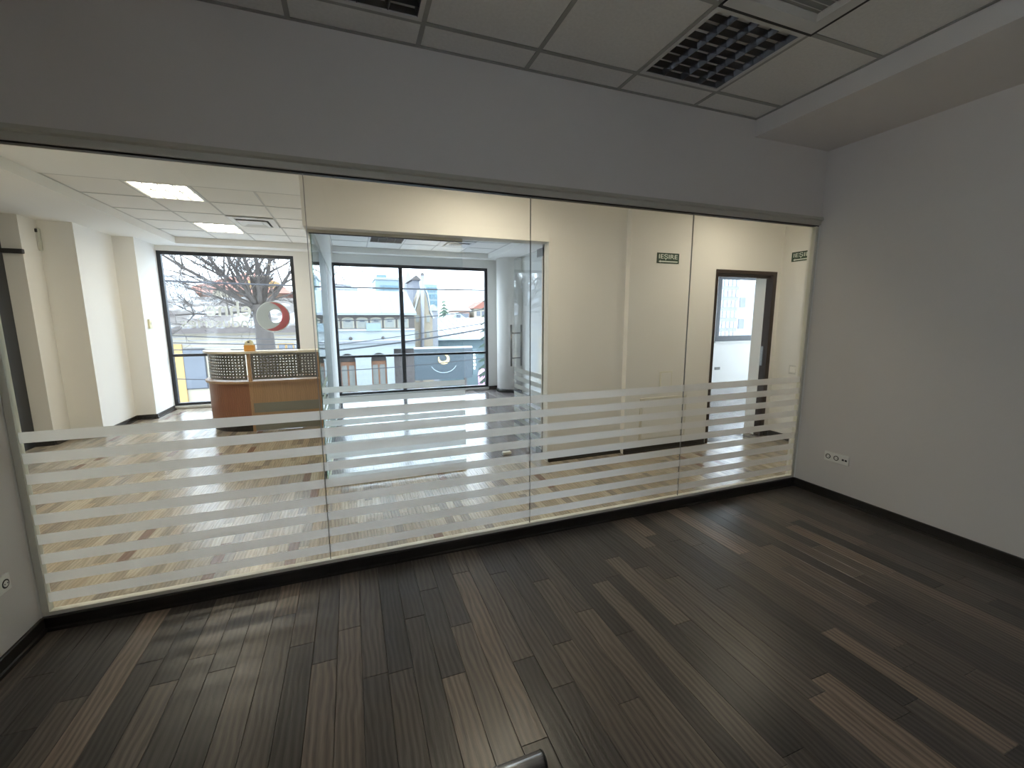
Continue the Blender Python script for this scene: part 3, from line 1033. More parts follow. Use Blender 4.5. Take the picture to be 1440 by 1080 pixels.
text_mesh('lettering', 'industries', 'logo_letters', 0.165, (-1.60, yl, 1.355), (-1, 0, 0), (0, 0, 1), 0.0008, pane, width=1.03, bold=0.006)

# dark glazed door at the far left
t = thing('door_2', (-3.62, 5.88, 0.0), 'tall dark framed glass door on the lobby left wall', None, kind='structure')
MB().box(-3.70, -3.60, 5.455, 5.55, 0.0, 2.615).build('jamb', 'anthracite', t)
MB().box(-3.70, -3.59, 6.36, 6.615, 0.0, 2.615).build('jamb', 'anthracite', t)
MB().box(-3.70, -3.60, 5.55, 6.36, 2.52, 2.615).build('head', 'anthracite', t)
MB().box(-3.69, -3.61, 5.55, 6.36, 0.0, 0.18).build('bottom_rail', 'anthracite', t)
MB().box(-3.66, -3.648, 5.55, 6.36, 0.18, 2.52).build('glass_leaf', 'dark_panel', t)
MB().tube((-3.57, 6.24, 0.95), (-3.57, 6.24, 1.35), 0.012, n=12).build('pull_handle', 'brushed_steel', t, smooth=True)
rbox('door_closer', 'black_gasket', (-3.59, -3.40, 6.575, 6.62, 2.235, 2.285), 0.006, label='black door closer arm on the wall by the dark door', cat='door closer')
# alarm siren on pillar front
t = thing('alarm_box', (-3.45, 6.945, 2.31), 'white wall alarm box with dark lens high on the lobby pillar', 'alarm box')
MB().rbox(-3.535, -3.39, 6.90, 6.945, 2.31, 2.575, 0.012).build('housing', 'alarm_case', t)
MB().rbox(-3.445, -3.40, 6.885, 6.901, 2.52, 2.56, 0.003).build('lens', 'dark_slot', t)
MB().rbox(-3.53, -3.49, 6.885, 6.901, 2.525, 2.555, 0.003).build('lens', 'dark_slot', t)
MB().rbox(-3.48, -3.405, 6.893, 6.901, 2.33, 2.50, 0.004).build('panel', 'white_metal', t)
t = thing('wall_thermostat', (-2.84, 8.02, 1.38), 'small beige thermostat on the white pillar left of the window', 'thermostat')
MB().rbox(-2.84, -2.815, 7.97, 8.07, 1.36, 1.50, 0.005).build('case', 'packet_cream', t)
MB().tube((-2.815, 8.02, 1.44), (-2.805, 8.02, 1.44), 0.022, n=18).build('dial', 'white_plastic', t)

# ------------------------------------------------------------------ reception desk
dk = thing('reception_desk', (-1.2, 6.8, 0.0), 'curved reception desk of beech and cherry panels with perforated grey screen', 'reception desk')
YD = 6.45
XA, XB = -1.285, -0.45           # straight run
RC = 0.60
AC = (XA, YD + RC)               # centre of the curved end


def arc_pts(r, a0=0, a1=90, n=18):
    """from the straight front round to the left flank"""
    return [(AC[0] - r * math.sin(math.radians(a0 + (a1 - a0) * k / n)), AC[1] - r * math.cos(math.radians(a0 + (a1 - a0) * k / n))) for k in range(n + 1)]


def curved_wall(name, mat, r, th, z0, z1, parent, a0=0, a1=90, n=18):
    o, i = arc_pts(r, a0, a1, n), arc_pts(r - th, a0, a1, n)
    return MB().prism(o + i[::-1], 'z', z0, z1).build(name, mat, parent)


# lower body
curved_wall('curved_panel', 'desk_cherry', RC, 0.02, 0.09, 0.655, dk)
curved_wall('curved_plinth', 'dark_baseboard', RC - 0.02, 0.02, 0.0, 0.09, dk)
MB().box(XA + 0.02, XB, YD, YD + 0.02, 0.385, 0.655).build('front_panel', 'desk_beech', dk)
MB().box(XA + 0.02, XB, YD - 0.003, YD + 0.02, 0.255, 0.385).build('grey_band', 'grey_band', dk)
MB().box(XA + 0.02, XB, YD, YD + 0.02, 0.105, 0.255).build('front_panel', 'desk_beech', dk)
MB().box(XA + 0.02, XB, YD - 0.003, YD + 0.02, 0.005, 0.105).build('grey_band', 'grey_band', dk)
MB().box(XA - 0.014, XA + 0.02, YD - 0.006, YD + 0.03, 0.0, 0.655).build('post', 'desk_beech', dk)
MB().box(XB, XB + 0.03, YD - 0.006, YD + 0.70, 0.0, 0.655).build('end_panel', 'desk_beech', dk)
MB().box(XB + 0.03, XB + 0.055, YD + 0.03, YD + 0.66, 0.02, 0.60).build('end_dark_panel', 'anthracite', dk)  # dark panel on the outer face of the desk end
# ledge
o = arc_pts(RC + 0.035)
MB().prism([(XB + 0.03, YD - 0.035), (XB + 0.03, YD + 0.72)] + [(AC[0] + 0.0, YD + 0.72), (AC[0] - RC - 0.035, YD + 0.72)] + o[::-1], 'z', 0.655, 0.682).build('ledge', 'desk_beech', dk)
# upper screens: perforated sheet with real slots


def perforated(name, fn, nu, nv, u0, u1, v0, v1, parent, hole=(0.17, 0.28)):
    """sheet mapped by fn(u, depth, z) with nu x nv slots"""
    m = MB()
    us, vs_ = [u0], [v0]
    pu, pv = (u1 - u0) / (nu + 1), (v1 - v0) / (nv + 1)
    for k in range(nu):
        c = u0 + pu * (k + 1)
        us += [c - pu * hole[0], c + pu * hole[0]]
    us.append(u1)
    for k in range(nv):
        c = v0 + pv * (k + 1)
        vs_ += [c - pv * hole[1] * 0.5, c + pv * hole[1] * 0.5]
    vs_.append(v1)
    A, B = len(us), len(vs_)
    idx = lambda i, j: i * B + j
    verts = [fn(u, 0.0, z) for u in us for z in vs_]
    faces = []
    for i in range(A - 1):
        for j in range(B - 1):
            if i % 2 == 1 and j % 2 == 1:
                continue
            faces.append((idx(i, j), idx(i + 1, j), idx(i + 1, j + 1), idx(i, j + 1)))
    m.add(verts, faces)
    ob = m.build(name, 'perforated_steel', parent)
    so = ob.modifiers.new('sheet', 'SOLIDIFY')
    so.thickness = 0.002
    return ob


perforated('perforated_screen', lambda u, d, z: (u, YD + 0.02, z), 20, 8, XA + 0.03, XB - 0.005, 0.70, 1.045, dk)
rs = RC - 0.02
perforated('perforated_screen', lambda u, d, z: (AC[0] - rs * math.sin(u / rs), AC[1] - rs * math.cos(u / rs), z), 20, 8, 0.03, rs * math.pi / 2 - 0.01, 0.70, 1.045, dk)
MB().box(XA - 0.014, XA + 0.026, YD + 0.0, YD + 0.04, 0.682, 1.05).build('post', 'desk_beech', dk)
MB().box(XB - 0.004, XB + 0.026, YD + 0.0, YD + 0.04, 0.682, 1.05).build('post', 'desk_beech', dk)
MB().box(AC[0] - RC + 0.005, AC[0] - RC + 0.035, AC[1] - 0.01, AC[1] + 0.03, 0.682, 1.05).build('post', 'desk_beech', dk)
# counter top
o, i = arc_pts(RC + 0.03), arc_pts(RC - 0.28)
MB().prism([(XB + 0.04, YD - 0.03)] + o + i[::-1] + [(XB + 0.04, YD + 0.28)], 'z', 1.05, 1.075).build('counter_top', 'counter_cream', dk)
# packet standing on the counter
pk = thing('tissue_packet', (-1.27, 6.56, 1.075), 'small orange and cream tissue packet on the reception counter', 'packet')
MB().rbox(-1.335, -1.215, 6.53, 6.62, 1.0752, 1.155, 0.006).build('box_body', 'packet_orange', pk)
MB().prism([(-1.33, 1.155), (-1.225, 1.155), (-1.235, 1.20), (-1.26, 1.225), (-1.285, 1.215), (-1.315, 1.20)], 'y', 6.545, 6.60).build('tissue', 'packet_cream', pk)
MB().rbox(-1.29, -1.265, 6.541, 6.546, 1.185, 1.205, 0.001).build('opening', 'dark_slot', pk)

# ------------------------------------------------------------------ corridor fittings
# brown door frame (door_3)
t = thing('door_3', (4.4, 3.85, 0.0), 'open doorway with dark brown frame at the right of the corridor', None, kind='structure')
MB().box(3.925, 3.955, 3.838, 4.085, 0.0, 2.0).build('jamb', 'brown_frame', t)
MB().box(4.815, 4.875, 3.838, 3.93, 0.0, 2.0).build('jamb', 'brown_frame', t)
MB().box(3.925, 4.875, 3.838, 3.93, 2.0, 2.04).build('head', 'brown_frame', t)
MB().box(3.955, 4.815, 3.88, 3.93, 1.965, 2.0).build('stop', 'brown_frame', t)
MB().box(4.806, 4.816, 3.89, 3.925, 0.90, 1.14).build('strike_plate', 'brushed_steel', t)


def exit_sign(o0, xd, label):
    """board 0.29 x 0.105 hung flat on a wall, lower left corner o0, running along xd"""
    o0, xd = Vector(o0), Vector(xd)
    nd = xd.cross(Vector((0, 0, 1)))
    t = thing('exit_sign', o0, label, 'exit sign', )

    def slab(nm, mat, a, b, c, d, p, q):
        pts = [o0 + xd * s + Vector((0, 0, h)) + nd * e for e in (p, q) for s, h in ((a, c), (b, c), (b, d), (a, d))]
        return MB().add(pts, [(0, 1, 2, 3), (7, 6, 5, 4), (0, 4, 5, 1), (1, 5, 6, 2), (2, 6, 7, 3), (3, 7, 4, 0)]).build(nm, mat, t)
    slab('board', 'sign_green', 0, 0.29, 0, 0.108, 0, 0.006)
    text_mesh('lettering', 'IE\u0218IRE', 'sign_white', 0.062, o0 + xd * 0.022 + Vector((0, 0, 0.033)) + nd * 0.006, xd, (0, 0, 1), 0.001, t, width=0.245, bold=0.006)
    slab('stripe', 'sign_white', 0.045, 0.272, 0.012, 0.025, 0.006, 0.0072)
    a = [o0 + xd * s + Vector((0, 0, h)) + nd * e for e in (0.006, 0.0072) for s, h in ((0.018, 0.0185), (0.046, 0.006), (0.046, 0.031))]
    MB().add(a, [(0, 1, 2), (5, 4, 3), (0, 3, 4, 1), (1, 4, 5, 2), (2, 5, 3, 0)]).build('arrow_head', 'sign_white', t)
    return t


exit_sign((3.095, 3.85, 2.075), (1, 0, 0), 'dark green exit sign on the pillar facing the glass')
exit_sign((4.96, 3.735, 2.148), (0, -1, 0), 'dark green exit sign on the end wall at the glass edge')
# access hatch and cover plate on the pillar
t = thing('access_hatch', (3.25, 3.85, 0.12), 'large flush cream access hatch low on the pillar', 'hatch')
MB().rbox(2.955, 3.60, 3.838, 3.85, 0.12, 0.615, 0.003).build('hatch_frame', 'hatch_paint', t)
MB().rbox(2.985, 3.57, 3.834, 3.839, 0.15, 0.585, 0.002).build('hatch_door', 'lobby_paint', t)
t = thing('cover_plate', (3.3, 3.85, 0.72), 'small cream cover plate on the pillar above the hatch', 'cover plate')
MB().rbox(3.205, 3.375, 3.838, 3.85, 0.71, 0.905, 0.004).build('frame', 'pale_channel', t)
MB().rbox(3.222, 3.358, 3.835, 3.839, 0.727, 0.888, 0.001).build('lid', 'lobby_paint', t)
t = thing('light_switch', (4.96, 3.58, 0.82), 'white light switch on the corridor end wall', 'switch')
MB().rbox(4.948, 4.96, 3.535, 3.635, 0.82, 0.93, 0.003).build('plate', 'white_metal', t)
MB().rbox(4.943, 4.949, 3.55, 3.62, 0.84, 0.91, 0.002).build('rocker', 'white_plastic', t)
t = thing('wall_socket', (7.345, 7.0, 0.385), 'small grey socket under the window of the side room', 'socket')
MB().rbox(7.27, 7.42, 6.99, 7.0, 0.385, 0.445, 0.003).build('plate', 'grey_band', t)

# ------------------------------------------------------------------ outside
GZ = -4.6
struct('ground', 'asphalt', (-90, 160, 10.5, 260, GZ - 0.3, GZ), label='grey street below the windows')
struct('ground', 'snow', (-60, 0.5, 19.0, 26.0, GZ, GZ + 0.12), label='snow covered pavement across the street')


def building(name, x0, x1, y0, y1, z0, z1, mat, label, group=None):
    t = thing(name, ((x0 + x1) / 2, y0, z0), label, 'building', group)
    MB().box(x0, x1, y0, y1, z0, z1).build('wall', mat, t)
    return t


def pane_row(t, xs, y, z0, z1, frame, pane_mat, fr=0.05, depth=0.06):
    for a, b in xs:
        w = MB().box(a, b, y - depth, y, z0, z1).build('window', frame, t)
        MB().box(a + fr, b - fr, y - depth - 0.02, y - depth, z0 + fr, z1 - fr).build('pane', pane_mat, w)


# two storey white building with arches
YA = 30.0
bx0, bx1 = -1.45, 4.12
t = thing('arcade_building', (1, YA, GZ), 'white two storey building with arches and snowy roof seen through the window', 'building')
MB().box(bx0, bx1, YA, YA + 7, 0.78, 1.72).build('upper_wall', 'dark_eave', t)
MB().box(bx0, bx1, YA, YA + 7, -0.55, 0.78).build('middle_wall', 'stucco_white', t)
MB().box(bx0, bx1, YA + 0.8, YA + 7, GZ, -0.55).build('lower_wall', 'dark_eave', t)
MB().prism([(YA - 0.45, 1.72), (YA - 0.45, 1.86), (YA + 4.5, 3.55), (YA + 8, 3.55), (YA + 8, 1.72)], 'x', bx0 - 0.3, bx1 + 0.1).build('snow_roof', 'snow_metal', t)
for k in range(9):
    x = bx0 + 0.1 + k * 0.83
    if x + 0.06 > bx1:
        break
    MB().prism([(YA - 0.46 , 1.865), (YA - 0.46, 1.90), (YA + 4.5, 3.59), (YA + 4.5, 3.555)], 'x', x, x + 0.05).build('roof_seam', 'snow_metal', t)
MB().box(bx0, bx1, YA - 0.18, YA, -0.12, 0.02).build('cornice', 'spire_grey', t)
MB().box(bx0, bx1, YA - 0.22, YA, 0.02, 0.10).build('cornice_snow', 'snow', t)
MB().box(bx0, bx1, YA - 0.12, YA, 0.70, 0.82).build('string_course', 'snow', t)
for k in range(8):
    xc = -1.0 + k * 0.872
    if xc + 0.38 > bx1:
        break
    poly = [(xc - 0.37, 0.86), (xc + 0.37, 0.86), (xc + 0.37, 1.42)] + [(xc + 0.37 * math.cos(math.radians(a)), 1.42 + 0.16 * math.sin(math.radians(a))) for a in range(20, 180, 20)] + [(xc - 0.37, 1.42)]
    w = MB().prism(poly, 'y', YA - 0.05, YA).build('window', 'stucco_cream', t)
    pol2 = [(xc + (px - xc) * 0.82, 0.9 + (pz - 0.86) * 0.86) for px, pz in poly]
    MB().prism(pol2, 'y', YA - 0.07, YA - 0.05).build('pane', 'pane_light', w)
    MB().box(xc - 0.16, xc + 0.16, YA - 0.085, YA - 0.07, 1.28, 1.36).build('awning_bar', 'pane_dark', w)
MB().box(0.98, 1.90, YA - 0.16, YA - 0.08, 0.68, 1.20).build('banner', 'tower_blue', t)
for xc in (-0.02, 2.0):
    MB().lathe((xc, YA - 0.1, 0.10), [(0.03, 0), (0.09, 0.05), (0.10, 0.16), (0.04, 0.22)], 10).build('finial', 'dark_eave', t)
# arches: wall band with half round heads, piers between
for k in range(4):
    xc = -2.3 + 1.98 * k + 0.02
    if k == 0:
        continue
    a, b = xc - 0.5, xc + 0.5
    if b > bx1:
        break
    arch = [(xc + 0.5 * math.cos(math.radians(q)), -1.28 + 0.5 * math.sin(math.radians(q))) for q in range(0, 181, 12)]
    pier_r = min(xc + 0.99, bx1)
    poly = [(xc - 0.99, -0.55), (pier_r, -0.55), (pier_r, -1.28)] + arch + [(xc - 0.99, -1.28)]
    MB().prism(poly, 'y', YA, YA + 0.8).build('arch_head', 'stucco_white', t)
    MB().box(b, pier_r, YA - 0.04, YA + 0.8, GZ, -1.28).build('pier', 'stucco_white', t)
    MB().box(xc - 0.99, a, YA - 0.04, YA + 0.8, GZ, -1.28).build('pier', 'stucco_white', t)
    df = MB()
    df.box(a, b, YA + 0.5, YA + 0.6, -1.62, -1.38).box(a, a + 0.09, YA + 0.5, YA + 0.6, GZ, -1.62).box(b - 0.09, b, YA + 0.5, YA + 0.6, GZ, -1.62).box(xc - 0.05, xc + 0.05, YA + 0.5, YA + 0.6, GZ, -1.62)
    w = df.build('shop_door', 'wood_brown', t)
    MB().box(a + 0.09, b - 0.09, YA + 0.56, YA + 0.59, GZ + 0.4, -1.62).build('pane', 'pane_light', w)

# gabled stone building with metal flue
YG = 33.0
q = lambda u, v: (at(u, v, YG).x, at(u, v, YG).z)
t = thing('stone_gable', (at(594, 450, YG).x, YG, GZ), 'narrow beige stone gable beside the arcade building', 'building')
poly = [(q(580, 500)[0], GZ), (q(609, 500)[0], GZ), q(608, 447), q(604, 441), q(600, 418), q(595, 404), q(590, 418), q(584, 440), q(580, 448)]
MB().prism(poly, 'y', YG, YG + 3).build('wall', 'stone_beige', t)
MB().prism([q(609, 448), q(605, 440), q(601, 416), q(595, 401), q(589, 416), q(583, 440), q(579, 449), q(578, 447), q(582, 438), q(588, 413), q(595, 397), q(602, 413), q(606, 437), q(611, 447)], 'y', YG - 0.1, YG + 0.2).build('snow_coping', 'snow', t)
pa, pb = at(594, 490, YG - 0.3), at(594, 387, YG - 0.3)
MB().tube(pa, pb, 0.13, n=12).build('flue', 'spire_grey', t, smooth=True)
MB().tube(pb, pb + Vector((0, 0, 0.18)), 0.17, 0.10, n=12).build('flue_cap', 'dark_eave', t)
for k, (u, v) in enumerate(((587, 448), (602, 448), (586, 470), (602, 470))):
    c = at(u, v, YG)
    w = MB().box(c.x - 0.16, c.x + 0.16, YG - 0.04, YG, c.z - 0.3, c.z + 0.3).build('window', 'stucco_cream', t)
    MB().box(c.x - 0.11, c.x + 0.11, YG - 0.06, YG - 0.04, c.z - 0.25, c.z + 0.25).build('pane', 'pane_light', w)

# grey-blue hall with long snowy roof, right
YH = 36.0
a, b = at(608, 478, YH), at(720, 478, YH)
t = building('snow_hall', a.x, b.x, YH, YH + 9, GZ, a.z, 'teal_wall', 'low teal hall with a broad snowy roof on the right')
MB().prism([(YH - 0.5, a.z - 0.02), (YH - 0.5, a.z + 0.15), (YH + 9, at(640, 447, YH + 9).z), (YH + 9, a.z - 0.02)], 'x', a.x - 0.3, b.x + 0.2).build('snow_roof', 'snow', t)
for k in range(7):
    z = a.z + 0.15
    x = a.x + 0.6 + k * 0.8
    MB().prism([(YH - 0.51, z + 0.005), (YH - 0.51, z + 0.05), (YH + 9, at(640, 447, YH + 9).z + 0.05), (YH + 9, at(640, 447, YH + 9).z + 0.005)], 'x', x, x + 0.07).build('roof_rib', 'snow_metal', t)
c0, c1 = at(607, 500, 35), at(615, 437, 35)
MB().box(c0.x, c1.x, 35, 36, GZ, c1.z).build('chimney', 'spire_grey', t)
MB().prism([(c0.x - 0.2, c1.z), (c1.x + 0.2, c1.z), ((c0.x + c1.x) / 2, c1.z + 0.5)], 'y', 34.9, 36.1).build('chimney_snow', 'snow', t)

# signboard with gold emblem
YS = 26.0
a, b = at(584, 527, YS), at(664, 489, YS)
t = thing('signboard', ((a.x + b.x) / 2, YS, GZ), 'dark slate signboard with a gold round emblem across the street', 'sign')
MB().box(a.x, b.x, YS, YS + 0.25, a.z - 0.35, b.z).build('board', 'signboard_slate', t)
MB().box(a.x, b.x, YS - 0.05, YS + 0.3, b.z, b.z + 0.10).build('snow_cap', 'snow', t)
for x in (a.x + 0.4, b.x - 0.4):
    MB().box(x - 0.08, x + 0.08, YS + 0.26, YS + 0.4, GZ, b.z - 0.1).build('post', 'dark_eave', t)
ec = at(624, 505, YS)
m = MB()
vo, vi = [], []
for k in range(31):
    s = k / 30
    an = math.radians(150 + 300 * s)
    wd = 0.03 + 0.17 * math.sin(math.pi * s) ** 0.8
    vo.append((ec.x + 0.36 * math.cos(an), ec.z + 0.32 * math.sin(an)))
    vi.append((ec.x + (0.36 - wd) * math.cos(an), ec.z + (0.32 - wd) * math.sin(an)))
vs = [(p_[0], YS - 0.05, p_[1]) for p_ in vo + vi] + [(p_[0], YS, p_[1]) for p_ in vo + vi]
n = 31
fs = []
for k in range(30):
    fs += [(k, k + 1, n + k + 1, n + k), (k, 2 * n + k, 2 * n + k + 1, k + 1), (n + k, n + k + 1, 3 * n + k + 1, 3 * n + k)]
m.add(vs, fs)
m.build('gold_emblem', 'gold', t)
MB().path([(ec.x + 0.80 * math.cos(math.radians(q_)), YS - 0.02, ec.z - 0.22 + 0.62 * math.sin(math.radians(q_))) for q_ in range(200, 341, 10)], 0.022, 5).build('emblem_arc', 'sign_line', t)
a, b = at(665, 527, YS), at(671, 491, YS)
o = MB().box(a.x, b.x, YS, YS + 0.2, a.z, b.z).build('white_panel', 'teal_wall', t)
for k in range(5):
    z = a.z + 0.35 + k * 0.22
    MB().box(a.x + 0.05, a.x + 0.16 + 0.04 * (k % 2), YS - 0.03, YS, z, z + 0.15).build('white_mark', 'sign_white', o)

# far towers
Yt = 100.0
a, b = at(529, 425, Yt), at(562, 394, Yt)
t = building('office_tower', a.x, b.x, Yt, Yt + 12, GZ, b.z, 'tower_blue', 'pale blue office tower with roof box far behind the snowy roof')
c, d = at(530, 394, Yt), at(544, 386, Yt)
MB().box(c.x, d.x, Yt + 1, Yt + 8, b.z, d.z).build('roof_box', 'pane_teal', t)
MB().box(a.x - 0.2, b.x + 0.2, Yt - 0.3, Yt + 12, b.z, b.z + 0.5).build('parapet', 'tower_white', t)
for r in range(4):
    for k in range(5):
        x = a.x + 1.0 + k * (b.x - a.x - 1.2) / 5
        z = b.z - 1.2 - r * 1.5
        MB().box(x, x + (b.x - a.x) / 7, Yt - 0.15, Yt, z - 0.95, z).build('window', 'pane_teal', t)
a, b = at(598, 430, Yt), at(615, 400, Yt)
t = building('glass_block', a.x, b.x, Yt, Yt + 10, GZ, b.z, 'tower_blue', 'blue glass block far behind the stone gable')
for r in range(4):
    for k in range(3):
        x = a.x + 0.4 + k * (b.x - a.x - 0.4) / 3
        z = b.z - 0.7 - r * 1.5
        MB().box(x, x + (b.x - a.x) / 4.5, Yt - 0.15, Yt, z - 1.0, z).build('window', 'pane_teal', t)
Yb = 90.0
a, b = at(440, 428, Yb), at(503, 404, Yb)
t = building('apartment_block', a.x, b.x, Yb, Yb + 10, GZ, b.z, 'tower_white', 'white apartment block with dark balcony bands far away')
for r in range(3):
    z = b.z - 0.5 - r * 1.25
    for k in range(6):
        x = a.x + 0.4 + k * (b.x - a.x) / 6.1
        MB().box(x, x + (b.x - a.x) / 8, Yb - 0.2, Yb, z - 0.7, z).build('window', 'brick_grey', t)
    MB().box(a.x, b.x, Yb - 0.5, Yb, z - 1.0, z - 0.8).build('balcony', 'tower_white', t)
MB().box(a.x + 1, b.x - 1.2, Yb + 1, Yb + 5, b.z, b.z + 0.6).build('roof_box', 'spire_grey', t)
Yc = 118.0
a, b, c = at(570, 425, Yc), at(581, 400, Yc), at(576, 377, Yc)
t = building('church_tower', a.x, b.x, Yc, Yc + 3, GZ, b.z, 'spire_grey', 'grey church tower with a pointed spire in the distance')
h = (b.x - a.x) / 2
m = MB()
cxx, cyy = (a.x + b.x) / 2, Yc + 1.5
m.add([(cxx - h, Yc, b.z), (cxx + h, Yc, b.z), (cxx + h, Yc + 3, b.z), (cxx - h, Yc + 3, b.z), (cxx, cyy, c.z)], [(0, 1, 4), (1, 2, 4), (2, 3, 4), (3, 0, 4), (3, 2, 1, 0)])
m.build('spire', 'spire_grey', t)
Yd = 46.0
a, b = at(582, 440, Yd), at(590, 394, Yd)
t = building('dark_house', a.x, b.x, Yd, Yd + 5, GZ, b.z, 'brick_grey', 'narrow dark house behind the stone gable')
MB().prism([(a.x - 0.2, b.z), (b.x + 0.2, b.z), ((a.x + b.x) / 2, b.z + 0.5)], 'y', Yd - 0.2, Yd + 5).build('roof', 'dark_eave', t)
Ye = 80.0
for (u0, u1, v0, wm, rm, lb) in ((640, 660, 437, 'wall_salmon', 'snow', 'distant salmon house with snowy roof, left one'), (667, 692, 434, 'stucco_cream', 'roof_red', 'distant cream house with red roof at the window edge')):
    a, b = at(u0, 450, Ye), at(u1, v0, Ye)
    t = building('distant_house', a.x, b.x, Ye, Ye + 6, GZ, b.z, wm, lb)
    MB().prism([(a.x - 0.4, b.z), (b.x + 0.4, b.z), ((a.x + b.x) / 2, b.z + 1.4)], 'y', Ye - 0.4, Ye + 6).build('roof', rm, t)
    for k in range(3):
        x = a.x + 0.5 + k * (b.x - a.x - 0.6) / 3
        MB().box(x, x + 0.7, Ye - 0.08, Ye, b.z - 1.4, b.z - 0.5).build('window', 'pane_dark', t)
Yf = 54.0
a, b = at(636, 455, Yf), at(652, 448, Yf)
t = building('white_cottage', a.x, b.x, Yf, Yf + 5, GZ, b.z, 'stucco_white', 'small white gabled cottage above the snowy hall')
MB().prism([(a.x - 0.3, b.z), (b.x + 0.3, b.z), ((a.x + b.x) / 2, at(644, 439, Yf).z)], 'y', Yf - 0.3, Yf + 5).build('roof', 'snow', t)
MB().box((a.x + b.x) / 2 - 0.25, (a.x + b.x) / 2 + 0.25, Yf - 0.4, Yf - 0.3, b.z + 0.05, b.z + 0.5).build('window', 'pane_dark', t)


def conifer(name, u, v_top, Y, r, mat, label, z_base=GZ, seed=1, tiers=16):
    rnd = random.Random(seed)
    top = at(u, v_top, Y)
    H = top.z - z_base
    t = thing(name, (top.x, Y, z_base), label, 'tree')
    MB().tube((top.x, Y, z_base), (top.x, Y, top.z - 0.2), r * 0.09, 0.02, n=8).build('trunk', 'bark', t)
    m = MB()
    for k in range(tiers):
        s = k / tiers
        zc = z_base + H * (0.12 + 0.86 * s)
        rr = r * (1 - 0.85 * s)
        nb = 13
        for j in range(nb):
            an = 2 * math.pi * (j + rnd.random() * 0.6) / nb
            ln = rr * rnd.uniform(0.75, 1.1)
            tip = Vector((top.x + ln * math.cos(an), Y + ln * math.sin(an), zc - ln * rnd.uniform(0.25, 0.5)))
            m.tube((top.x, Y, zc + rr * 0.25), tip, rr * 0.17, 0.01, n=5)
    m.build('foliage', mat, t, kind='stuff')
    return t


conifer('conifer', 681, 408, 20.0, 0.62, 'conifer', 'dark slim conifer at the right edge of the inner room window', seed=3, tiers=18)
conifer('conifer', 624, 418, 62.0, 2.6, 'bush_green', 'distant rounded green fir above the snowy hall', seed=5)
conifer('conifer', 539, 398, 86.0, 2.0, 'bush_green', 'distant green fir before the office tower', seed=8)
c = at(678, 530, 22.0)
o = MB().lathe((c.x, 22.0, GZ), [(0.16, 0.0), (0.20, 0.3), (0.21, c.z - GZ - 0.2), (0.24, c.z - GZ + 0.1), (0.17, c.z - GZ + 0.35), (0.06, c.z - GZ + 0.5)], 14).build('bollard', 'pink', smooth=True, label='pink rounded street post at the right window edge', cat='post')

# ---- behind window_1
# low white snowy-roofed house across the street
YP = 27.0
pxa, pxb = at(205, 462, YP).x, at(426, 462, YP).x
ez = at(320, 462, YP).z
t = thing('snowy_house', ((pxa + pxb) / 2, YP, GZ), 'low cream house with snow covered roof behind the bare tree', 'building')
MB().box(pxa, pxb, YP, YP + 6, GZ, ez).build('wall', 'stucco_cream', t)
MB().box(pxa - 0.2, pxb + 0.2, YP - 0.5, YP + 0.1, ez - 0.22, ez + 0.02).build('eave', 'dark_eave', t)
MB().prism([(YP - 0.5, ez + 0.02), (YP - 0.5, ez + 0.14), (YP + 4.5, at(300, 418, YP + 4.5).z), (YP + 6, ez + 0.02)], 'x', pxa - 0.2, pxb + 0.2).build('snow_roof', 'patchy_snow', t)
for (u, v, w_, h_) in ((250, 452, 0.9, 0.35), (300, 447, 0.7, 0.3), (345, 450, 0.8, 0.3), (232, 440, 0.6, 0.4)):
    c = at(u, v, YP + 1.2)
    MB().prism([(c.x - w_, c.z - h_), (c.x + w_, c.z - h_), (c.x + w_ * 0.6, c.z + h_ * 0.3), (c.x - w_ * 0.4, c.z + h_ * 0.6)], 'y', YP + 0.9, YP + 2.2).build('roof_patch', 'dark_eave', t)
for (u0, u1, v0, v1, fm, pm) in ((256, 288, 490, 548, 'anthracite', 'pane_dark'), (392, 402, 483, 500, 'stucco_yellow', 'pane_dark'), (404, 413, 483, 500, 'stucco_yellow', 'pane_dark'), (416, 424, 483, 500, 'stucco_white', 'pane_dark')):
    a, b = at(u0, v1, YP), at(u1, v0, YP)
    pane_row(t, [(a.x, b.x)], YP, a.z, b.z, fm, pm)
a, b = at(248, 548, YP), at(256, 484, YP)
MB().box(a.x, b.x, YP - 0.12, YP, GZ, b.z).build('pilaster', 'stucco_yellow', t)
for k in range(5):
    z = at(320, 468 + k * 5, YP).z
    MB().box(pxa, pxb, YP - 0.03, YP, z - 0.02, z + 0.02).build('wall_line', 'spire_grey', t)
# house with the red roof farther back
YR = 44.0
r_ = lambda u, v: (at(u, v, YR).x, at(u, v, YR).z)
t = thing('red_roof_house', (at(330, 430, YR).x, YR, GZ), 'salmon house with a red roof behind the bare tree', 'building')
wl, wr = at(262, 430, YR).x, at(398, 430, YR).x
wz = at(330, 412, YR).z
MB().box(wl, wr, YR, YR + 9, GZ, wz).build('wall', 'wall_salmon', t)
a, b, c, d = r_(238, 413), r_(412, 413), r_(352, 384), r_(330, 384)
m = MB()
m.add([(a[0], YR - 0.8, a[1]), (b[0], YR - 0.8, b[1]), (b[0], YR + 10, b[1]), (a[0], YR + 10, a[1]), (d[0], YR + 4.5, at(330, 383, YR + 4.5).z), (c[0], YR + 4.5, at(352, 383, YR + 4.5).z)],
      [(0, 1, 5, 4), (1, 2, 5), (2, 3, 4, 5), (3, 0, 4), (3, 2, 1, 0)])
m.build('roof', 'roof_red', t)
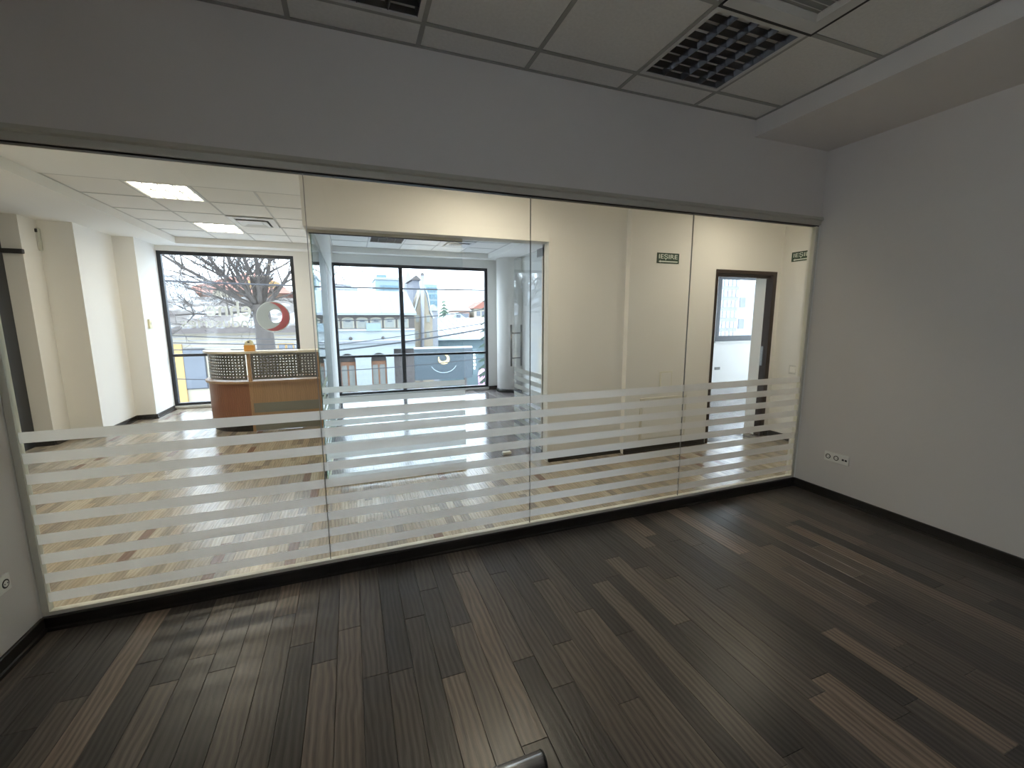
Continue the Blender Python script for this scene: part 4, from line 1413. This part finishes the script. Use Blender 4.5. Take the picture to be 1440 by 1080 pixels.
for (u0, u1, v0, v1) in ((275, 285, 417, 428), (340, 348, 417, 428), (362, 370, 417, 428)):
    p_, q_ = at(u0, v1, YR), at(u1, v0, YR)
    pane_row(t, [(p_.x, q_.x)], YR, p_.z, q_.z, 'stucco_cream', 'pane_dark')
p_, q_ = at(301, 428, YR - 1), at(320, 409, YR - 1)
MB().box(p_.x, q_.x, YR - 1, YR + 0.5, p_.z, q_.z).build('dormer', 'stucco_cream', t)
p_, q_ = at(345, 412, YR - 0.4), at(385, 386, YR - 0.4)
MB().box(p_.x, q_.x, YR + 0.5, YR + 3, p_.z, q_.z - 0.5).build('upper_bay', 'stucco_yellow', t)
p_, q_ = at(320, 431, YR - 1.6), at(352, 419, YR - 1.6)
MB().prism([(YR - 1.8, p_.z), (YR - 1.8, p_.z + 0.1), (YR, q_.z), (YR, p_.z)], 'x', p_.x, q_.x).build('snow_ledge', 'snow', t)
YQ = 36.0
a, b = at(198, 470, YQ), at(240, 424, YQ)
t = building('brown_house', a.x, b.x, YQ, YQ + 6, GZ, b.z, 'stone_beige', 'small brown house at the left edge of the lobby window')
MB().prism([(a.x - 0.4, b.z), (b.x + 0.5, b.z), ((a.x + b.x) / 2, b.z + 2.0)], 'y', YQ - 0.4, YQ + 6).build('roof', 'snow', t)
p_ = at(232, 437, YQ)
pane_row(t, [(p_.x - 0.35, p_.x + 0.35)], YQ, p_.z - 0.5, p_.z + 0.5, 'stucco_cream', 'pane_dark')
# house at right side of tree
YV = 32.0
a, b = at(398, 500, YV), at(430, 435, YV)
t = building('white_annexe', a.x, b.x, YV + 2, YV + 6, GZ, b.z, 'stucco_white', 'white annexe right of the bare tree')
MB().box(a.x - 0.3, b.x + 0.3, YV + 1.6, YV + 6.3, b.z, b.z + 0.25).build('snow_roof', 'snow', t)
p_ = at(412, 447, YV + 2)
pane_row(t, [(p_.x - 0.4, p_.x + 0.4)], YV + 2, p_.z - 0.5, p_.z + 0.5, 'anthracite', 'pane_dark')

# bare tree
YT = 15.5
rnd = random.Random(21)
tb = at(378, 540, YT)
tree = thing('bare_tree', (tb.x, YT, GZ), 'large leafless tree outside the lobby window', 'tree')
fork = at(366, 428, YT)
MB().path([(tb.x + 0.05, YT, GZ), (tb.x + 0.02, YT, -2.5), at(376, 500, YT), at(371, 460, YT), fork], [0.36, 0.30, 0.27, 0.25, 0.24], 12).build('trunk', 'bark', tree, smooth=True)
twigs = MB()
ntw = [0]


def grow(m, p, d, ln, r, depth):
    pts, rad = [p], [r]
    n = 5
    q_ = p.copy()
    dd = d.copy()
    for k in range(n):
        dd = (dd + Vector((rnd.uniform(-1, 1), rnd.uniform(-1, 1), rnd.uniform(-0.8, 1.0))) * 0.13).normalized()
        q_ = q_ + dd * (ln / n)
        pts.append(q_.copy())
        rad.append(r * (1 - 0.62 * (k + 1) / n))
    m.path(pts, rad, 6 if r > 0.03 else 4)
    if depth == 0:
        return
    for k in range(7 if depth > 1 else 6):
        i = rnd.randint(1, n)
        base = pts[i]
        dv_ = (pts[i] - pts[i - 1]).normalized()
        side = Vector((rnd.uniform(-1, 1), rnd.uniform(-0.9, 0.9), rnd.uniform(-0.55, 1))).normalized()
        nd_ = (dv_ * 0.75 + side * 0.75).normalized()
        grow(twigs if depth <= 2 else m, base, nd_, ln * rnd.uniform(0.4, 0.62), max(0.007, rad[i] * 0.55), depth - 1)


targets = [((228, 372), 0.11, -0.5), ((262, 352), 0.13, 0.3), ((300, 340), 0.13, -0.4), ((338, 335), 0.15, 0.4), ((372, 338), 0.12, -0.6), ((396, 345), 0.15, 0.2), ((425, 372), 0.11, -0.3), ((236, 425), 0.09, 0.5), ((262, 445), 0.07, -0.7)]
for (u, v), r, dy in targets:
    e = at(u, v, YT) + Vector((0, dy * 2.2, 0))
    dvec = e - fork
    m = MB()
    grow(m, fork - Vector((0, 0, 0.15)), (dvec.normalized() + Vector((0, 0, 0.10))).normalized(), dvec.length * 0.95, r * 0.72, 3)
    m.build('limb', 'bark', tree, smooth=True)
twigs.build('twigs', 'bark', tree, kind='stuff')
# few twigs of a second tree in the upper left of window_2
t2b = at(452, 470, 17.0)
tree2 = thing('bare_tree', (t2b.x, 17.0, GZ), 'slender leafless tree behind the wall between the windows', 'tree')
twigs = MB()
m = MB()
top2 = at(452, 392, 17.0)
MB().path([(t2b.x, 17, GZ), (t2b.x + 0.05, 17, 0), (top2.x, 17, top2.z)], [0.16, 0.11, 0.05], 8).build('trunk', 'bark', tree2)
for (u, v) in ((500, 388), (488, 372), (470, 360), (430, 370), (418, 392)):
    e = at(u, v, 17.0)
    st = at(452, 410, 17.0)
    dvec = e - st
    grow(m, st, dvec.normalized(), dvec.length, 0.03, 2)
m.build('limb', 'bark', tree2)
twigs.build('twigs', 'bark', tree2, kind='stuff')

# overhead cables along the street
cables = [((120, 390), (900, 409), 12.5, 0.022, 0.10, 'thick black cable crossing both windows high up'),
          ((420, 498), (760, 446), 13.0, 0.024, 0.12, 'thick black cable rising to the right across the inner window'),
          ((440, 450), (760, 418), 13.5, 0.014, 0.25, 'thin cable sagging before the snowy arcade roof'),
          ((440, 523), (760, 492), 12.0, 0.012, 0.10, 'thin cable in front of the arcade piers'),
          ((420, 491), (760, 440), 14.0, 0.012, 0.08, 'thin cable above the snowy hall roof'),
          ((120, 464), (470, 478), 13.0, 0.012, 0.06, 'upper thin cable before the cream house wall'),
          ((120, 477), (470, 484), 12.6, 0.012, 0.05, 'middle thin cable before the cream house wall'),
          ((120, 490), (470, 488), 12.2, 0.012, 0.05, 'lower thin cable before the cream house wall'),
          ((120, 382), (470, 376), 14.0, 0.010, 0.20, 'thin cable through the crown of the bare tree'),
          ((120, 528), (470, 534), 12.0, 0.012, 0.05, 'lowest thin cable before the snowy pavement')]
for (a, b, Y, r, sag, lb) in cables:
    p_, q_ = at(*a, Y), at(*b, Y)
    pts = [p_.lerp(q_, k / 16) - Vector((0, 0, sag * 4 * (k / 16) * (1 - k / 16))) for k in range(17)]
    MB().path(pts, r, 5).build('overhead_cable', 'cable_black', label=lb, cat='cable')

# ---- beyond the side room window
t = building('grid_tower', at(1006, 440, 24).x, at(1037, 440, 24).x, 24, 30, GZ, 9.0, 'brick_grey', 'grey gridded building outside the side room window')
x0, x1 = at(1008, 440, 24).x, at(1036, 440, 24).x
for r in range(14):
    for k in range(5):
        x = x0 + 0.15 + k * (x1 - x0) / 5
        z = -3.0 + r * 0.75
        MB().box(x, x + (x1 - x0) / 8, 23.94, 24, z, z + 0.45).build('window', 'tower_white', t)
t = building('pale_block', at(1036, 440, 40).x, at(1120, 440, 40).x, 40, 48, GZ, at(1050, 395, 40).z, 'tower_white', 'pale block outside the side room window')
for r in range(3):
    x = at(1039, 440, 40).x
    z = -2.5 + r * 2.6
    MB().box(x, x + 0.9, 39.92, 40, z, z + 1.2).build('window', 'pane_dark', t)
    MB().box(x + 3.5, x + 4.4, 39.92, 40, z, z + 1.2).build('window', 'pane_dark', t)
